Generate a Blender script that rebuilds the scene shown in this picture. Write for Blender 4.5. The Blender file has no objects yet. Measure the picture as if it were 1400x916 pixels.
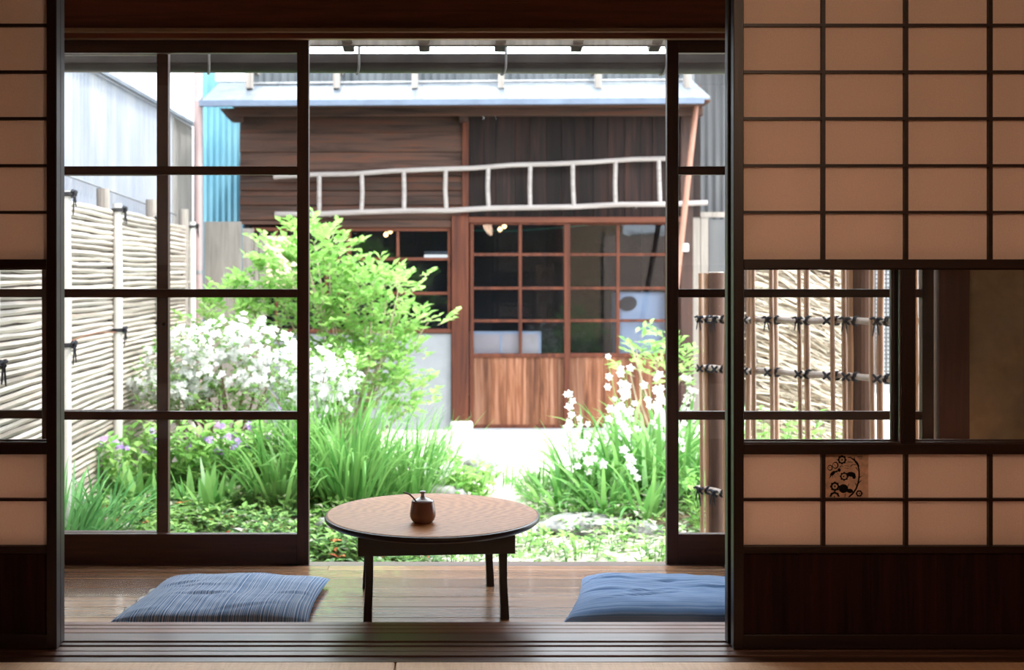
import bpy, math, random
from mathutils import Vector, Matrix, noise
R = random.Random(7)
C = bpy.context.scene.collection
F, VX, VY, CAMZ = 1600.0, 612.0, 375.0, 0.98
GZ = -0.46
def PX(x, D): return (x - VX) * D / F
def PZ(y, D): return CAMZ - (y - VY) * D / F
def P(x, y, D): return Vector((PX(x, D), D, PZ(y, D)))

# ------------------------------------------------------------------ materials
def new_mat(name):
    m = bpy.data.materials.new(name); m.use_nodes = True
    nt = m.node_tree; nt.nodes.clear()
    out = nt.nodes.new('ShaderNodeOutputMaterial')
    return m, nt, out
def N(nt, t, **kw):
    n = nt.nodes.new(t)
    for k, v in kw.items():
        if k.startswith('i_'):
            n.inputs[k[2:].replace('_', ' ')].default_value = v
        else: setattr(n, k, v)
    return n
def col(c): return (c[0], c[1], c[2], 1)
def ramp(nt, fac, stops):
    r = nt.nodes.new('ShaderNodeValToRGB')
    while len(r.color_ramp.elements) < len(stops): r.color_ramp.elements.new(0.5)
    for e, (p, c) in zip(r.color_ramp.elements, stops):
        e.position = p; e.color = col(c)
    nt.links.new(fac, r.inputs[0]); return r.outputs[0]
def bump(nt, h, strength, dist=0.01):
    b = N(nt, 'ShaderNodeBump'); b.inputs['Strength'].default_value = strength
    b.inputs['Distance'].default_value = dist
    nt.links.new(h, b.inputs['Height']); return b.outputs[0]
def mapped(nt, scale, loc=(0, 0, 0), rot=(0, 0, 0)):
    tc = N(nt, 'ShaderNodeTexCoord'); mp = N(nt, 'ShaderNodeMapping')
    mp.inputs['Scale'].default_value = scale; mp.inputs['Location'].default_value = loc
    mp.inputs['Rotation'].default_value = rot
    nt.links.new(tc.outputs['Object'], mp.inputs[0]); return mp.outputs[0]
def noise_tex(nt, vec, scale, detail=4, rough=0.55, dist=0.0):
    n = N(nt, 'ShaderNodeTexNoise'); n.inputs['Scale'].default_value = scale
    n.inputs['Detail'].default_value = detail; n.inputs['Roughness'].default_value = rough
    n.inputs['Distortion'].default_value = dist
    nt.links.new(vec, n.inputs['Vector']); return n.outputs[0]
def principled(nt, out, base=None, rough=0.5, spec=0.5, metal=0.0, coat=0.0, normal=None, rough_sock=None):
    p = N(nt, 'ShaderNodeBsdfPrincipled')
    if base is not None:
        if hasattr(base, 'links') or hasattr(base, 'is_linked'): nt.links.new(base, p.inputs['Base Color'])
        else: p.inputs['Base Color'].default_value = col(base)
    p.inputs['Roughness'].default_value = rough; p.inputs['Metallic'].default_value = metal
    p.inputs['Specular IOR Level'].default_value = spec
    p.inputs['Coat Weight'].default_value = coat
    if normal is not None: nt.links.new(normal, p.inputs['Normal'])
    if rough_sock is not None: nt.links.new(rough_sock, p.inputs['Roughness'])
    nt.links.new(p.outputs[0], out.inputs[0]); return p
def wood(name, c1, c2, axis='x', rough=0.4, spec=0.5, grain=1.0, bmp=0.15, c3=None, coat=0.0, island=False):
    m, nt, out = new_mat(name)
    s = {'x': (1.2, 22, 22), 'y': (22, 1.2, 22), 'z': (22, 22, 1.2)}[axis]
    s = tuple(a * grain for a in s)
    v = mapped(nt, s)
    if island:
        g = N(nt, 'ShaderNodeNewGeometry'); mul = N(nt, 'ShaderNodeMath', operation='MULTIPLY')
        nt.links.new(g.outputs['Random Per Island'], mul.inputs[0]); mul.inputs[1].default_value = 37.0
        add = N(nt, 'ShaderNodeVectorMath', operation='ADD')
        nt.links.new(v, add.inputs[0]); nt.links.new(mul.outputs[0], add.inputs[1]); v = add.outputs[0]
    f = noise_tex(nt, v, 2.2, 6, 0.62, 0.6)
    stops = [(0.3, c1), (0.7, c2)]
    if c3: stops = [(0.32, c1), (0.5, c2), (0.66, c3)]
    c = ramp(nt, f, stops)
    if island:
        hs = N(nt, 'ShaderNodeHueSaturation'); mr = N(nt, 'ShaderNodeMapRange')
        nt.links.new(g.outputs['Random Per Island'], mr.inputs[0]); mr.inputs['To Min'].default_value = 0.55; mr.inputs['To Max'].default_value = 1.4
        nt.links.new(mr.outputs[0], hs.inputs['Value']); nt.links.new(c, hs.inputs['Color']); c = hs.outputs[0]
    principled(nt, out, c, rough, spec, coat=coat, normal=bump(nt, f, bmp, 0.004))
    return m
def plain(name, c, rough=0.5, spec=0.5, metal=0.0, var=0.15, scale=8, bmp=0.0):
    m, nt, out = new_mat(name)
    v = mapped(nt, (1, 1, 1)); f = noise_tex(nt, v, scale)
    cc = ramp(nt, f, [(0.3, tuple(a * (1 - var) for a in c)), (0.7, tuple(min(1, a * (1 + var)) for a in c))])
    principled(nt, out, cc, rough, spec, metal, normal=bump(nt, f, bmp) if bmp else None)
    return m
def leaf_mat(name, c1, c2, trans=0.45, rough=0.45):
    m, nt, out = new_mat(name)
    g = N(nt, 'ShaderNodeNewGeometry')
    c = ramp(nt, g.outputs['Random Per Island'], [(0.0, c1), (1.0, c2)])
    p = N(nt, 'ShaderNodeBsdfPrincipled'); p.inputs['Roughness'].default_value = rough
    p.inputs['Specular IOR Level'].default_value = 0.3
    nt.links.new(c, p.inputs['Base Color'])
    t = N(nt, 'ShaderNodeBsdfTranslucent'); nt.links.new(c, t.inputs[0])
    mx = N(nt, 'ShaderNodeMixShader'); mx.inputs[0].default_value = trans
    nt.links.new(p.outputs[0], mx.inputs[1]); nt.links.new(t.outputs[0], mx.inputs[2])
    nt.links.new(mx.outputs[0], out.inputs[0]); return m
def translucent_mat(name, c, trans=0.5, grainy=0.05, scale=300):
    m, nt, out = new_mat(name)
    v = mapped(nt, (1, 1, 1)); f = noise_tex(nt, v, scale, 3)
    cc = ramp(nt, f, [(0.3, tuple(a * (1 - grainy) for a in c)), (0.7, tuple(min(1, a * (1 + grainy)) for a in c))])
    d = N(nt, 'ShaderNodeBsdfDiffuse'); nt.links.new(cc, d.inputs[0])
    t = N(nt, 'ShaderNodeBsdfTranslucent'); nt.links.new(cc, t.inputs[0])
    mx = N(nt, 'ShaderNodeMixShader'); mx.inputs[0].default_value = trans
    nt.links.new(d.outputs[0], mx.inputs[1]); nt.links.new(t.outputs[0], mx.inputs[2])
    nt.links.new(mx.outputs[0], out.inputs[0]); return m
def glass_mat(name, tint=(1, 1, 1), refl=1.0, dust=0.02, ior=1.45):
    m, nt, out = new_mat(name)
    t = N(nt, 'ShaderNodeBsdfTransparent'); t.inputs[0].default_value = col(tint)
    g = N(nt, 'ShaderNodeBsdfGlossy'); g.inputs['Roughness'].default_value = 0.01
    fr = N(nt, 'ShaderNodeFresnel'); fr.inputs[0].default_value = ior
    mu = N(nt, 'ShaderNodeMath', operation='MULTIPLY'); mu.inputs[1].default_value = refl
    nt.links.new(fr.outputs[0], mu.inputs[0])
    mx = N(nt, 'ShaderNodeMixShader'); nt.links.new(mu.outputs[0], mx.inputs[0])
    nt.links.new(t.outputs[0], mx.inputs[1]); nt.links.new(g.outputs[0], mx.inputs[2])
    d = N(nt, 'ShaderNodeBsdfDiffuse'); d.inputs[0].default_value = (0.8, 0.8, 0.78, 1)
    v = mapped(nt, (1, 1, 1)); f = noise_tex(nt, v, 40, 8, 0.8)
    c = ramp(nt, f, [(0.45, (dust * 0.5,) * 3), (0.75, (dust * 4,) * 3)])
    mx2 = N(nt, 'ShaderNodeMixShader'); nt.links.new(c, mx2.inputs[0])
    nt.links.new(mx.outputs[0], mx2.inputs[1]); nt.links.new(d.outputs[0], mx2.inputs[2])
    nt.links.new(mx2.outputs[0], out.inputs[0]); return m
def corr_mat(name, c1, c2, rough=0.5, metal=0.0):
    m, nt, out = new_mat(name)
    v = mapped(nt, (3, 3, 0.6)); f = noise_tex(nt, v, 1.6, 5, 0.6)
    principled(nt, out, ramp(nt, f, [(0.35, c1), (0.65, c2)]), rough, 0.4, metal)
    return m

M = {}
M['frame'] = wood('dark_frame_wood', (.010, .003, .002), (.026, .008, .005), 'z', 0.42, 0.45)
M['frame_h'] = wood('dark_frame_wood_h', (.010, .003, .002), (.028, .009, .005), 'x', 0.42, 0.45)
M['door_wood'] = wood('glass_door_wood', (.030, .011, .007), (.065, .024, .014), 'z', 0.45, 0.4)
M['door_wood_h'] = wood('glass_door_wood_h', (.030, .011, .007), (.07, .026, .015), 'x', 0.45, 0.4)
M['panel_red'] = wood('shoji_base_board', (.008, .0024, .002), (.034, .008, .005), 'z', 0.7, 0.15)
M['lintel'] = wood('lintel_wood', (.10, .024, .010), (.20, .05, .02), 'x', 0.5, 0.4)
M['lintel_edge'] = wood('lintel_edge_wood', (.20, .11, .06), (.30, .17, .10), 'x', 0.5, 0.4)
M['floor'] = wood('veranda_plank', (.21, .10, .052), (.38, .205, .115), 'x', 0.20, 0.9, 0.8, 0.05, island=True, coat=.35)
M['sill'] = wood('sill_wood', (.05, .022, .015), (.13, .062, .04), 'x', 0.32, 0.5, 0.8, 0.1, island=True)
M['sill_red'] = wood('sill_red_wood', (.11, .035, .016), (.22, .08, .04), 'x', 0.4, 0.5)
M['plaster'] = plain('plaster', (.50, .34, .20), 0.9, 0.1, var=.12, scale=20, bmp=.05)
M['ceil'] = wood('ceiling_board', (.07, .04, .025), (.12, .07, .04), 'x', 0.6)
M['paper'] = translucent_mat('shoji_paper', (.95, .80, .71), 0.60, 0.05, 260)
M['print_paper'] = translucent_mat('print_paper', (.80, .60, .46), 0.5, 0.22, 60)
M['ink'] = plain('black_ink', (.01, .008, .007), .8, .1)
M['glass'] = glass_mat('window_glass', (1, 1, 1), 0.55, 0.004)
M['far_glass'] = glass_mat('far_window_glass', (.75, .8, .88), .8, 0.002)
M['table_dark'] = wood('table_dark_wood', (.010, .006, .005), (.026, .014, .011), 'x', 0.32, 0.5)
M['black_rope'] = plain('black_rope', (.012, .013, .018), .85, .2)
M['stone'] = plain('garden_stone', (.20, .20, .19), .9, .2, var=.45, scale=14, bmp=.6)
M['metal_grey'] = plain('weathered_metal', (.20, .20, .20), .45, .5, 0.6, .3, 12)
M['gutter'] = plain('dark_gutter', (.030, .027, .025), .38, .5, 0.0, .35, 9)
M['old_wood'] = wood('weathered_brown_wood', (.018, .009, .007), (.055, .030, .022), 'x', 0.75, .2, .5, .4, c3=(.085, .030, .016), island=True)
M['old_wood_z'] = wood('weathered_brown_wood_z', (.022, .013, .011), (.05, .028, .023), 'z', 0.75, .2, .5, .4, c3=(.07, .032, .022), island=True)
M['red_wood'] = wood('reddish_brown_wood', (.055, .016, .009), (.12, .038, .020), 'x', 0.7, .2, .5, .3)
M['red_wood_z'] = wood('reddish_brown_wood_z', (.030, .009, .006), (.105, .030, .014), 'z', 0.7, .2, .5, .3)
M['door_board'] = wood('door_board_wood', (.045, .014, .008), (.12, .046, .022), 'z', 0.7, .2, .5, .3, c3=(.20, .10, .065), island=True)
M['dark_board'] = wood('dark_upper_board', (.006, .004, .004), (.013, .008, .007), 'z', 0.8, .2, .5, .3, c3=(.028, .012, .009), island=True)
M['grey_wood'] = wood('grey_weathered_wood', (.15, .13, .115), (.27, .24, .21), 'z', 0.85, .1, .5, .3)
M['ladder_wood'] = wood('ladder_wood', (.20, .17, .16), (.32, .29, .275), 'x', 0.75, .2, .8, .2)
M['beige_board'] = plain('beige_board', (.80, .58, .46), .8, .2, var=.1, scale=5)
M['block'] = plain('concrete_block', (.20, .21, .225), .9, .1, var=.08, scale=6)
M['white_base'] = plain('post_footing', (.75, .74, .70), .9, .1)
M['roof_metal'] = corr_mat('pent_roof_metal', (.050, .062, .078), (.105, .12, .14), .45, 0.2)
M['roof_edge'] = plain('roof_edge_metal', (.08, .10, .14), .45, .4, .3)
M['dark_corr'] = corr_mat('dark_corrugated', (.03, .036, .042), (.07, .078, .085), .6)
M['grey_corr'] = corr_mat('grey_corrugated', (.055, .055, .058), (.085, .083, .082), .7)
M['white_corr'] = corr_mat('white_corrugated', (.14, .155, .19), (.215, .22, .235), .6)
M['cream_corr'] = corr_mat('cream_corrugated', (.14, .13, .12), (.20, .19, .175), .6)
M['white_wall'] = plain('white_wall', (.60, .60, .62), .8, .2, var=.04)
M['blue_corr'] = corr_mat('blue_corrugated', (.06, .19, .26), (.12, .27, .33), .5)
M['pipe'] = plain('pink_pipe', (.26, .18, .17), .4, .4, var=.05)
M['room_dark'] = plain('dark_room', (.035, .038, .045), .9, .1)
M['poly'] = translucent_mat('translucent_roof_sheet', (.90, .93, .93), 0.8, .03, 20)
M['bamboo_white'] = wood('pale_bamboo', (.26, .20, .155), (.42, .385, .345), 'y', .5, .3, .3, .2, island=True)
M['bamboo_post'] = wood('pale_bamboo_post', (.40, .37, .33), (.52, .50, .47), 'z', .5, .3, .3, .1)
M['bamboo_tan'] = wood('tan_bamboo', (.20, .11, .065), (.36, .22, .14), 'z', .42, .35, .3, .1)
M['bamboo_rail'] = wood('grey_bamboo', (.24, .18, .145), (.38, .31, .265), 'x', .4, .4, .3, .1)
M['bark_post'] = wood('dark_bark', (.045, .025, .018), (.11, .06, .045), 'z', .8, .2, .5, .6)
M['cut_wood'] = plain('cut_wood', (.5, .47, .42), .8, .1)
M['pole_pink'] = wood('leaning_pole_wood', (.20, .09, .06), (.27, .14, .10), 'z', .6, .2)
M['leaf_bright'] = leaf_mat('bright_leaf', (.15, .36, .07), (.36, .56, .17), .5)
M['leaf_azalea'] = leaf_mat('azalea_leaf', (.11, .26, .05), (.27, .43, .14), .45)
M['leaf_blade'] = leaf_mat('blade_leaf', (.07, .22, .045), (.24, .44, .13), .42, .35)
M['leaf_dark'] = leaf_mat('dark_blade_leaf', (.05, .19, .05), (.16, .36, .12), .35, .35)
M['leaf_ground'] = leaf_mat('ground_leaf', (.025, .10, .02), (.22, .38, .10), .35, .4)
M['leaf_pale'] = leaf_mat('pale_leaf', (.28, .30, .20), (.50, .47, .40), .35, .5)
M['leaf_red'] = leaf_mat('red_leaf', (.45, .06, .03), (.60, .22, .08), .3, .5)
M['petal'] = leaf_mat('white_petal', (.50, .50, .48), (.75, .75, .73), .35, .6)
M['violet'] = leaf_mat('violet_petal', (.35, .20, .60), (.55, .35, .75), .35, .6)
M['petal_eye'] = plain('yellow_flower_eye', (.80, .55, .10), .7, .2)
M['stem'] = plain('green_stem', (.14, .28, .07), .6, .3)
M['branch'] = plain('branch_bark', (.16, .10, .065), .85, .1, var=.3)
M['pale_branch'] = plain('pale_branch_bark', (.42, .34, .25), .85, .1, var=.3)
M['appliance'] = plain('pale_appliance', (.50, .52, .54), .4, .4, var=.05)
M['dark_oval'] = plain('dark_oval', (.01, .015, .02), .2, .5)

def tatami_mat_mat():
    m, nt, out = new_mat('tatami_weave')
    v = mapped(nt, (1, 1, 1))
    w = N(nt, 'ShaderNodeTexWave', wave_type='BANDS', bands_direction='Y'); w.inputs['Scale'].default_value = 36
    w.inputs['Distortion'].default_value = 0.6; w.inputs['Detail Scale'].default_value = 3
    nt.links.new(v, w.inputs['Vector'])
    f = noise_tex(nt, mapped(nt, (60, 4, 4)), 3, 3)
    ad = N(nt, 'ShaderNodeMath', operation='ADD'); nt.links.new(w.outputs[1], ad.inputs[0]); nt.links.new(f, ad.inputs[1])
    hf = N(nt, 'ShaderNodeMath', operation='MULTIPLY'); nt.links.new(ad.outputs[0], hf.inputs[0]); hf.inputs[1].default_value = .5
    c = ramp(nt, hf.outputs[0], [(0.15, (.45, .25, .14)), (0.6, (.85, .58, .38))])
    principled(nt, out, c, .5, .35, normal=bump(nt, w.outputs[1], .4, .002)); return m
M['tatami'] = tatami_mat_mat()
def tabletop_mat():
    m, nt, out = new_mat('tabletop_wood')
    v = mapped(nt, (1.0, 2.6, 1), (0.9, 0.1, 0), (0, 0, .5))
    w = N(nt, 'ShaderNodeTexWave', wave_type='RINGS', rings_direction='Z'); w.inputs['Scale'].default_value = 9
    w.inputs['Distortion'].default_value = 7; w.inputs['Detail'].default_value = 2; w.inputs['Detail Scale'].default_value = 1.4
    nt.links.new(v, w.inputs['Vector'])
    f = noise_tex(nt, mapped(nt, (30, 160, 8)), 1.5, 5, .6)
    mixf = N(nt, 'ShaderNodeMath', operation='MULTIPLY_ADD'); nt.links.new(w.outputs[1], mixf.inputs[0]); mixf.inputs[1].default_value = .24
    nt.links.new(f, mixf.inputs[2])
    c = ramp(nt, mixf.outputs[0], [(0.3, (.19, .062, .016)), (0.6, (.33, .125, .036)), (0.9, (.44, .19, .065))])
    principled(nt, out, c, .45, .22, normal=bump(nt, f, .12, .002)); return m
M['tabletop'] = tabletop_mat()
def cushion_mat(name, ax, c_dark, c_mid, c_light, freq):
    m, nt, out = new_mat(name)
    tc = N(nt, 'ShaderNodeTexCoord'); sp = N(nt, 'ShaderNodeSeparateXYZ'); nt.links.new(tc.outputs['UV'], sp.inputs[0])
    cb = N(nt, 'ShaderNodeCombineXYZ'); nt.links.new(sp.outputs[ax], cb.inputs[0])
    n1 = N(nt, 'ShaderNodeTexNoise', noise_dimensions='1D')
    mu = N(nt, 'ShaderNodeMath', operation='MULTIPLY'); mu.inputs[1].default_value = freq
    nt.links.new(sp.outputs[ax], mu.inputs[0]); nt.links.new(mu.outputs[0], n1.inputs['W'])
    n1.inputs['Scale'].default_value = 1.0; n1.inputs['Detail'].default_value = 2; n1.inputs['Roughness'].default_value = .7
    c = ramp(nt, n1.outputs[0], [(0.38, c_dark), (0.50, c_mid), (0.58, c_light)])
    f = noise_tex(nt, mapped(nt, (1, 1, 1)), 400, 2)
    p = principled(nt, out, c, .85, .15, normal=bump(nt, f, .25, .002))
    p.inputs['Sheen Weight'].default_value = .25; return m
M['zabuton_stripe'] = cushion_mat('indigo_stripe_cloth', 0, (.03, .11, .26), (.13, .23, .40), (.42, .48, .60), 130)
M['zabuton_plain'] = cushion_mat('indigo_slub_cloth', 1, (.06, .14, .32), (.10, .21, .42), (.19, .29, .48), 60)
def ground_mat():
    m, nt, out = new_mat('garden_earth')
    tc = N(nt, 'ShaderNodeTexCoord'); v = tc.outputs['Object']
    f = noise_tex(nt, v, 1.3, 6, .65); g = noise_tex(nt, v, 45, 4, .7)
    base = ramp(nt, f, [(0.40, (.60, .56, .48)), (0.58, (.78, .75, .69))])
    peb = ramp(nt, g, [(0.35, (.5, .47, .42)), (0.65, (1, 1, 1))])
    mx = N(nt, 'ShaderNodeMix', data_type='RGBA', blend_type='MULTIPLY'); mx.inputs[0].default_value = .8
    nt.links.new(base, mx.inputs[6]); nt.links.new(peb, mx.inputs[7])
    principled(nt, out, mx.outputs[2], .95, .1, normal=bump(nt, g, .8, .01)); return m
M['ground'] = ground_mat()
def soil_mat():
    m, nt, out = new_mat('planted_soil')
    tc = N(nt, 'ShaderNodeTexCoord'); g = noise_tex(nt, tc.outputs['Object'], 30, 6, .75)
    principled(nt, out, ramp(nt, g, [(0.35, (.05, .035, .022)), (0.55, (.16, .12, .07)), (0.72, (.42, .36, .28))]), .95, .1, normal=bump(nt, g, 1.0, .02)); return m
M['soil'] = soil_mat()
M['pot'] = plain('brown_glaze', (.16, .08, .058), .16, .6, var=.1, scale=30)
M['pot_lid'] = plain('dark_glaze', (.30, .25, .26), .12, .7, var=.05)
M['spoon'] = plain('dark_spoon_wood', (.06, .035, .03), .3, .5)
M['straw'] = leaf_mat('straw', (.26, .18, .11), (.92, .84, .70), .2, .6)
M['glint'] = None
def emit(name, c, s):
    m, nt, out = new_mat(name); e = N(nt, 'ShaderNodeEmission'); e.inputs[0].default_value = col(c); e.inputs[1].default_value = s
    nt.links.new(e.outputs[0], out.inputs[0]); return m
M['glint'] = emit('reflected_lamp_glow', (1, .55, .22), 9)  # glow added for the room lamp's reflection in the far panes
M['tube'] = emit('fluorescent_tube', (1, .97, .85), 1.3)
M['glass_cord'] = plain('green_cord', (.05, .35, .25), .6, .2)

# ------------------------------------------------------------------ mesh helpers
class MB:
    def __init__(s): s.v = []; s.f = []; s.uv = None; s.smooth = False; s.mi = []
    def face(s, f, mi=0): s.f.append(f); s.mi.append(mi)
    def box(s, x0, x1, y0, y1, z0, z1, mi=0):
        b = len(s.v)
        s.v += [(x0, y0, z0), (x1, y0, z0), (x1, y1, z0), (x0, y1, z0), (x0, y0, z1), (x1, y0, z1), (x1, y1, z1), (x0, y1, z1)]
        for q in ((0, 3, 2, 1), (4, 5, 6, 7), (0, 1, 5, 4), (1, 2, 6, 5), (2, 3, 7, 6), (3, 0, 4, 7)):
            s.face(tuple(b + i for i in q), mi)
        return s
    def hexa(s, pts, mi=0):
        b = len(s.v); s.v += [tuple(p) for p in pts]
        for q in ((0, 3, 2, 1), (4, 5, 6, 7), (0, 1, 5, 4), (1, 2, 6, 5), (2, 3, 7, 6), (3, 0, 4, 7)):
            s.face(tuple(b + i for i in q), mi)
        return s
    def bar(s, p, q, w, h, up=(0, 0, 1), mi=0):
        p = Vector(p); q = Vector(q); d = (q - p).normalized(); u = Vector(up)
        sx = d.cross(u).normalized() * (w / 2); sy = sx.normalized().cross(d).normalized() * (h / 2)
        s.hexa([p - sx - sy, p + sx - sy, q + sx - sy, q - sx - sy, p - sx + sy, p + sx + sy, q + sx + sy, q - sx + sy], mi); return s
    def tube(s, pts, rad, n=8, cap=True, mi=0):
        pts = [Vector(p) for p in pts]
        rr = rad if isinstance(rad, (list, tuple)) else [rad] * len(pts)
        b = len(s.v); prev = None
        for i, p in enumerate(pts):
            d = (pts[min(i + 1, len(pts) - 1)] - pts[max(i - 1, 0)])
            d = d.normalized() if d.length > 1e-9 else Vector((0, 0, 1))
            if prev is None:
                a = Vector((0, 0, 1)) if abs(d.z) < .9 else Vector((1, 0, 0))
                u = d.cross(a).normalized()
            else:
                u = (prev - d * prev.dot(d)); u = u.normalized() if u.length > 1e-6 else d.cross(Vector((0, 0, 1))).normalized()
            prev = u; w = d.cross(u)
            for k in range(n):
                a = 2 * math.pi * k / n
                s.v.append(tuple(p + (u * math.cos(a) + w * math.sin(a)) * rr[i]))
        for i in range(len(pts) - 1):
            for k in range(n):
                k2 = (k + 1) % n
                s.face((b + i * n + k, b + i * n + k2, b + (i + 1) * n + k2, b + (i + 1) * n + k), mi)
        if cap:
            s.face(tuple(b + k for k in reversed(range(n))), mi); e = b + (len(pts) - 1) * n
            s.face(tuple(e + k for k in range(n)), mi)
        return s
    def lathe(s, prof, c, n=40, mi=0, caps=True):
        b = len(s.v)
        for r, z in prof:
            for k in range(n):
                a = 2 * math.pi * k / n; s.v.append((c[0] + r * math.cos(a), c[1] + r * math.sin(a), c[2] + z))
        for i in range(len(prof) - 1):
            for k in range(n):
                k2 = (k + 1) % n
                s.face((b + i * n + k, b + i * n + k2, b + (i + 1) * n + k2, b + (i + 1) * n + k), mi)
        if not caps: return s
        s.face(tuple(b + k for k in reversed(range(n))), mi); e = b + (len(prof) - 1) * n
        s.face(tuple(e + k for k in range(n)), mi); return s
    def leaf(s, p, d, up, L, W, fold=.25, mi=0, droop=0.0):
        d = d.normalized(); sx = d.cross(up)
        sx = sx.normalized() if sx.length > 1e-5 else Vector((1, 0, 0)); nz = sx.cross(d)
        b = len(s.v); mid = p + d * (L * .45)
        tip = p + d * L - nz * (L * droop)
        s.v += [tuple(p), tuple(mid + sx * W / 2 + nz * W * fold), tuple(tip), tuple(mid - sx * W / 2 + nz * W * fold), tuple(mid)]
        s.face((b, b + 1, b + 4), mi); s.face((b + 1, b + 2, b + 4), mi); s.face((b + 4, b + 2, b + 3), mi); s.face((b, b + 4, b + 3), mi)
    def blade(s, p, az, lean, L, W, curl, seg=7, mi=0):
        """a strap leaf: starts at p leaning by LEAN from vertical towards AZ, bends by CURL in all"""
        b = len(s.v); pos = Vector(p); h = Vector((math.cos(az), math.sin(az), 0)); sx = Vector((-h.y, h.x, 0))
        tw = R.uniform(-.5, .5)
        for i in range(seg + 1):
            t = i / seg; a = lean + curl * t * t
            w = W * (0.55 + 1.2 * t if t < .3 else 0.91 * (1 - ((t - .3) / .7) ** 2.2)) / 2 + .0006
            ss = (sx * math.cos(tw * t) + Vector((0, 0, 1)) * math.sin(tw * t) * .5)
            s.v.append(tuple(pos - ss * w)); s.v.append(tuple(pos + ss * w))
            dirv = h * math.sin(a) + Vector((0, 0, math.cos(a))); pos = pos + dirv * (L / seg)
        for i in range(seg): s.face((b + 2 * i, b + 2 * i + 1, b + 2 * i + 3, b + 2 * i + 2), mi)
        return pos
    def build(s, name, mats, parent=None, bevel=0.0, smooth=None, loc=None, local=False):
        if not isinstance(mats, (list, tuple)): mats = [mats]
        off = Vector((0, 0, 0))
        if parent is not None and not local:
            off = parent.location.copy()
            if parent.parent is not None: off += parent.parent.location
        elif loc is not None: off = Vector(loc)
        me = bpy.data.meshes.new(name)
        me.from_pydata([(a - off.x, b - off.y, c - off.z) for a, b, c in s.v], [], s.f)
        for m in mats: me.materials.append(m)
        if len(mats) > 1: me.polygons.foreach_set('material_index', s.mi)
        if smooth or (smooth is None and s.smooth): me.polygons.foreach_set('use_smooth', [True] * len(me.polygons))
        o = bpy.data.objects.new(name, me); C.objects.link(o)
        if parent is not None: o.parent = parent
        elif loc is not None: o.location = off
        if bevel:
            bv = o.modifiers.new('bevel', 'BEVEL'); bv.width = bevel; bv.segments = 2; bv.limit_method = 'ANGLE'; bv.angle_limit = .7
        if s.smooth or smooth:
            try: me.set_sharp_from_angle(angle=0.75)
            except Exception: pass
        me.update(); return o
def tag(o, label=None, cat=None, group=None, kind=None):
    if label: o['label'] = label
    if cat: o['category'] = cat
    if group: o['group'] = group
    if kind: o['kind'] = kind
    return o
def thing(name, loc, label, cat, group=None, rz=0.0):
    o = bpy.data.objects.new(name, None); C.objects.link(o); o.location = loc; o.rotation_euler = (0, 0, rz)
    o.empty_display_size = .1
    return tag(o, label, cat, group)
def struct(o, label=None): return tag(o, label, None, None, 'structure')
def structE(name, loc, label=None):
    o = bpy.data.objects.new(name, None); C.objects.link(o); o.location = loc
    return struct(o, label)
def smoothang(o, a=0.6):
    me = o.data; me.polygons.foreach_set('use_smooth', [True] * len(me.polygons))
    return o

# ------------------------------------------------------------------ room shell
# veranda floor
b = MB(); ys = [3.205, 3.232, 3.34, 3.448, 3.556, 3.664, 3.772, 3.88, 3.935]
for i in range(len(ys) - 1):
    g = .0012; segs = [(-2.6, PX(380 + 60 * math.sin(i * 3), 3.5)), (PX(380 + 60 * math.sin(i * 3), 3.5), 2.6)] if i % 3 == 1 else [(-2.6, 2.6)]
    for a0, a1 in segs: b.box(a0, a1 - .0008, ys[i] + g, ys[i + 1] - g, -.03, 0)
b.box(-2.6, 2.6, 3.20, 3.935, -.05, -.031)
struct(b.build('floor', M['floor'], bevel=.0012), 'brown planked veranda floor')
# room floor under the mats
struct(MB().box(-2.6, 2.6, -1.5, 2.885, -.08, -.03).build('floor.001', M['sill']), 'board floor under the tatami mats')
# tatami
def tatami(name, x0, x1, y0, y1, label):
    t = thing(name, ((x0 + x1) / 2, (y0 + y1) / 2, -.03), label, 'tatami mat', 'tatami mats in front of the threshold')
    MB().box(x0 + .0015, x1 - .0015, y0 + .0015, y1 - .0015, -.03, .026).build('mat_surface', M['tatami'], t, bevel=.004)
tatami('tatami_mat', -1.95, PX(540, 2.85), 1.98, 2.883, 'straw coloured tatami mat at the threshold, the one below the left cushion')
tatami('tatami_mat.001', PX(540, 2.85), 1.75, 1.98, 2.883, 'straw coloured tatami mat at the threshold, the one below the right cushion')
# threshold with tracks
b = MB()
strips = [(2.887, 2.923, .024, 0), (2.927, 2.957, .0275, 0), (2.961, 2.992, .0275, 0), (3.006, 3.027, .0275, 0), (3.042, 3.108, .0275, 0), (3.110, 3.141, .028, 1), (3.1435, 3.173, .028, 1), (3.1765, 3.205, .028, 1)]
for y0, y1, z, mi in strips: b.box(-2.6, 2.6, y0, y1, -.03, z, mi)
b.box(-2.6, 2.6, 2.887, 3.205, -.05, .012, 0)
struct(b.build('trim_1', [M['sill'], M['sill_red']], bevel=.0012), 'dark grooved wooden threshold of the paper doors')
# glass door sill
b = MB().box(-2.6, 2.6, 3.936, 3.955, -.06, -.001).box(-2.6, 2.6, 3.955, 4.0, -.06, -.006).box(-2.6, 2.6, 3.999, 4.02, -.06, -.007)
struct(b.build('trim_2', M['sill'], bevel=.001), 'dark sill under the glass doors')
struct(MB().box(-2.6, 2.6, 3.86, 4.02, -.5, -.061).build('trim_3', M['frame_h']), 'outer edge beam of the veranda')
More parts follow.
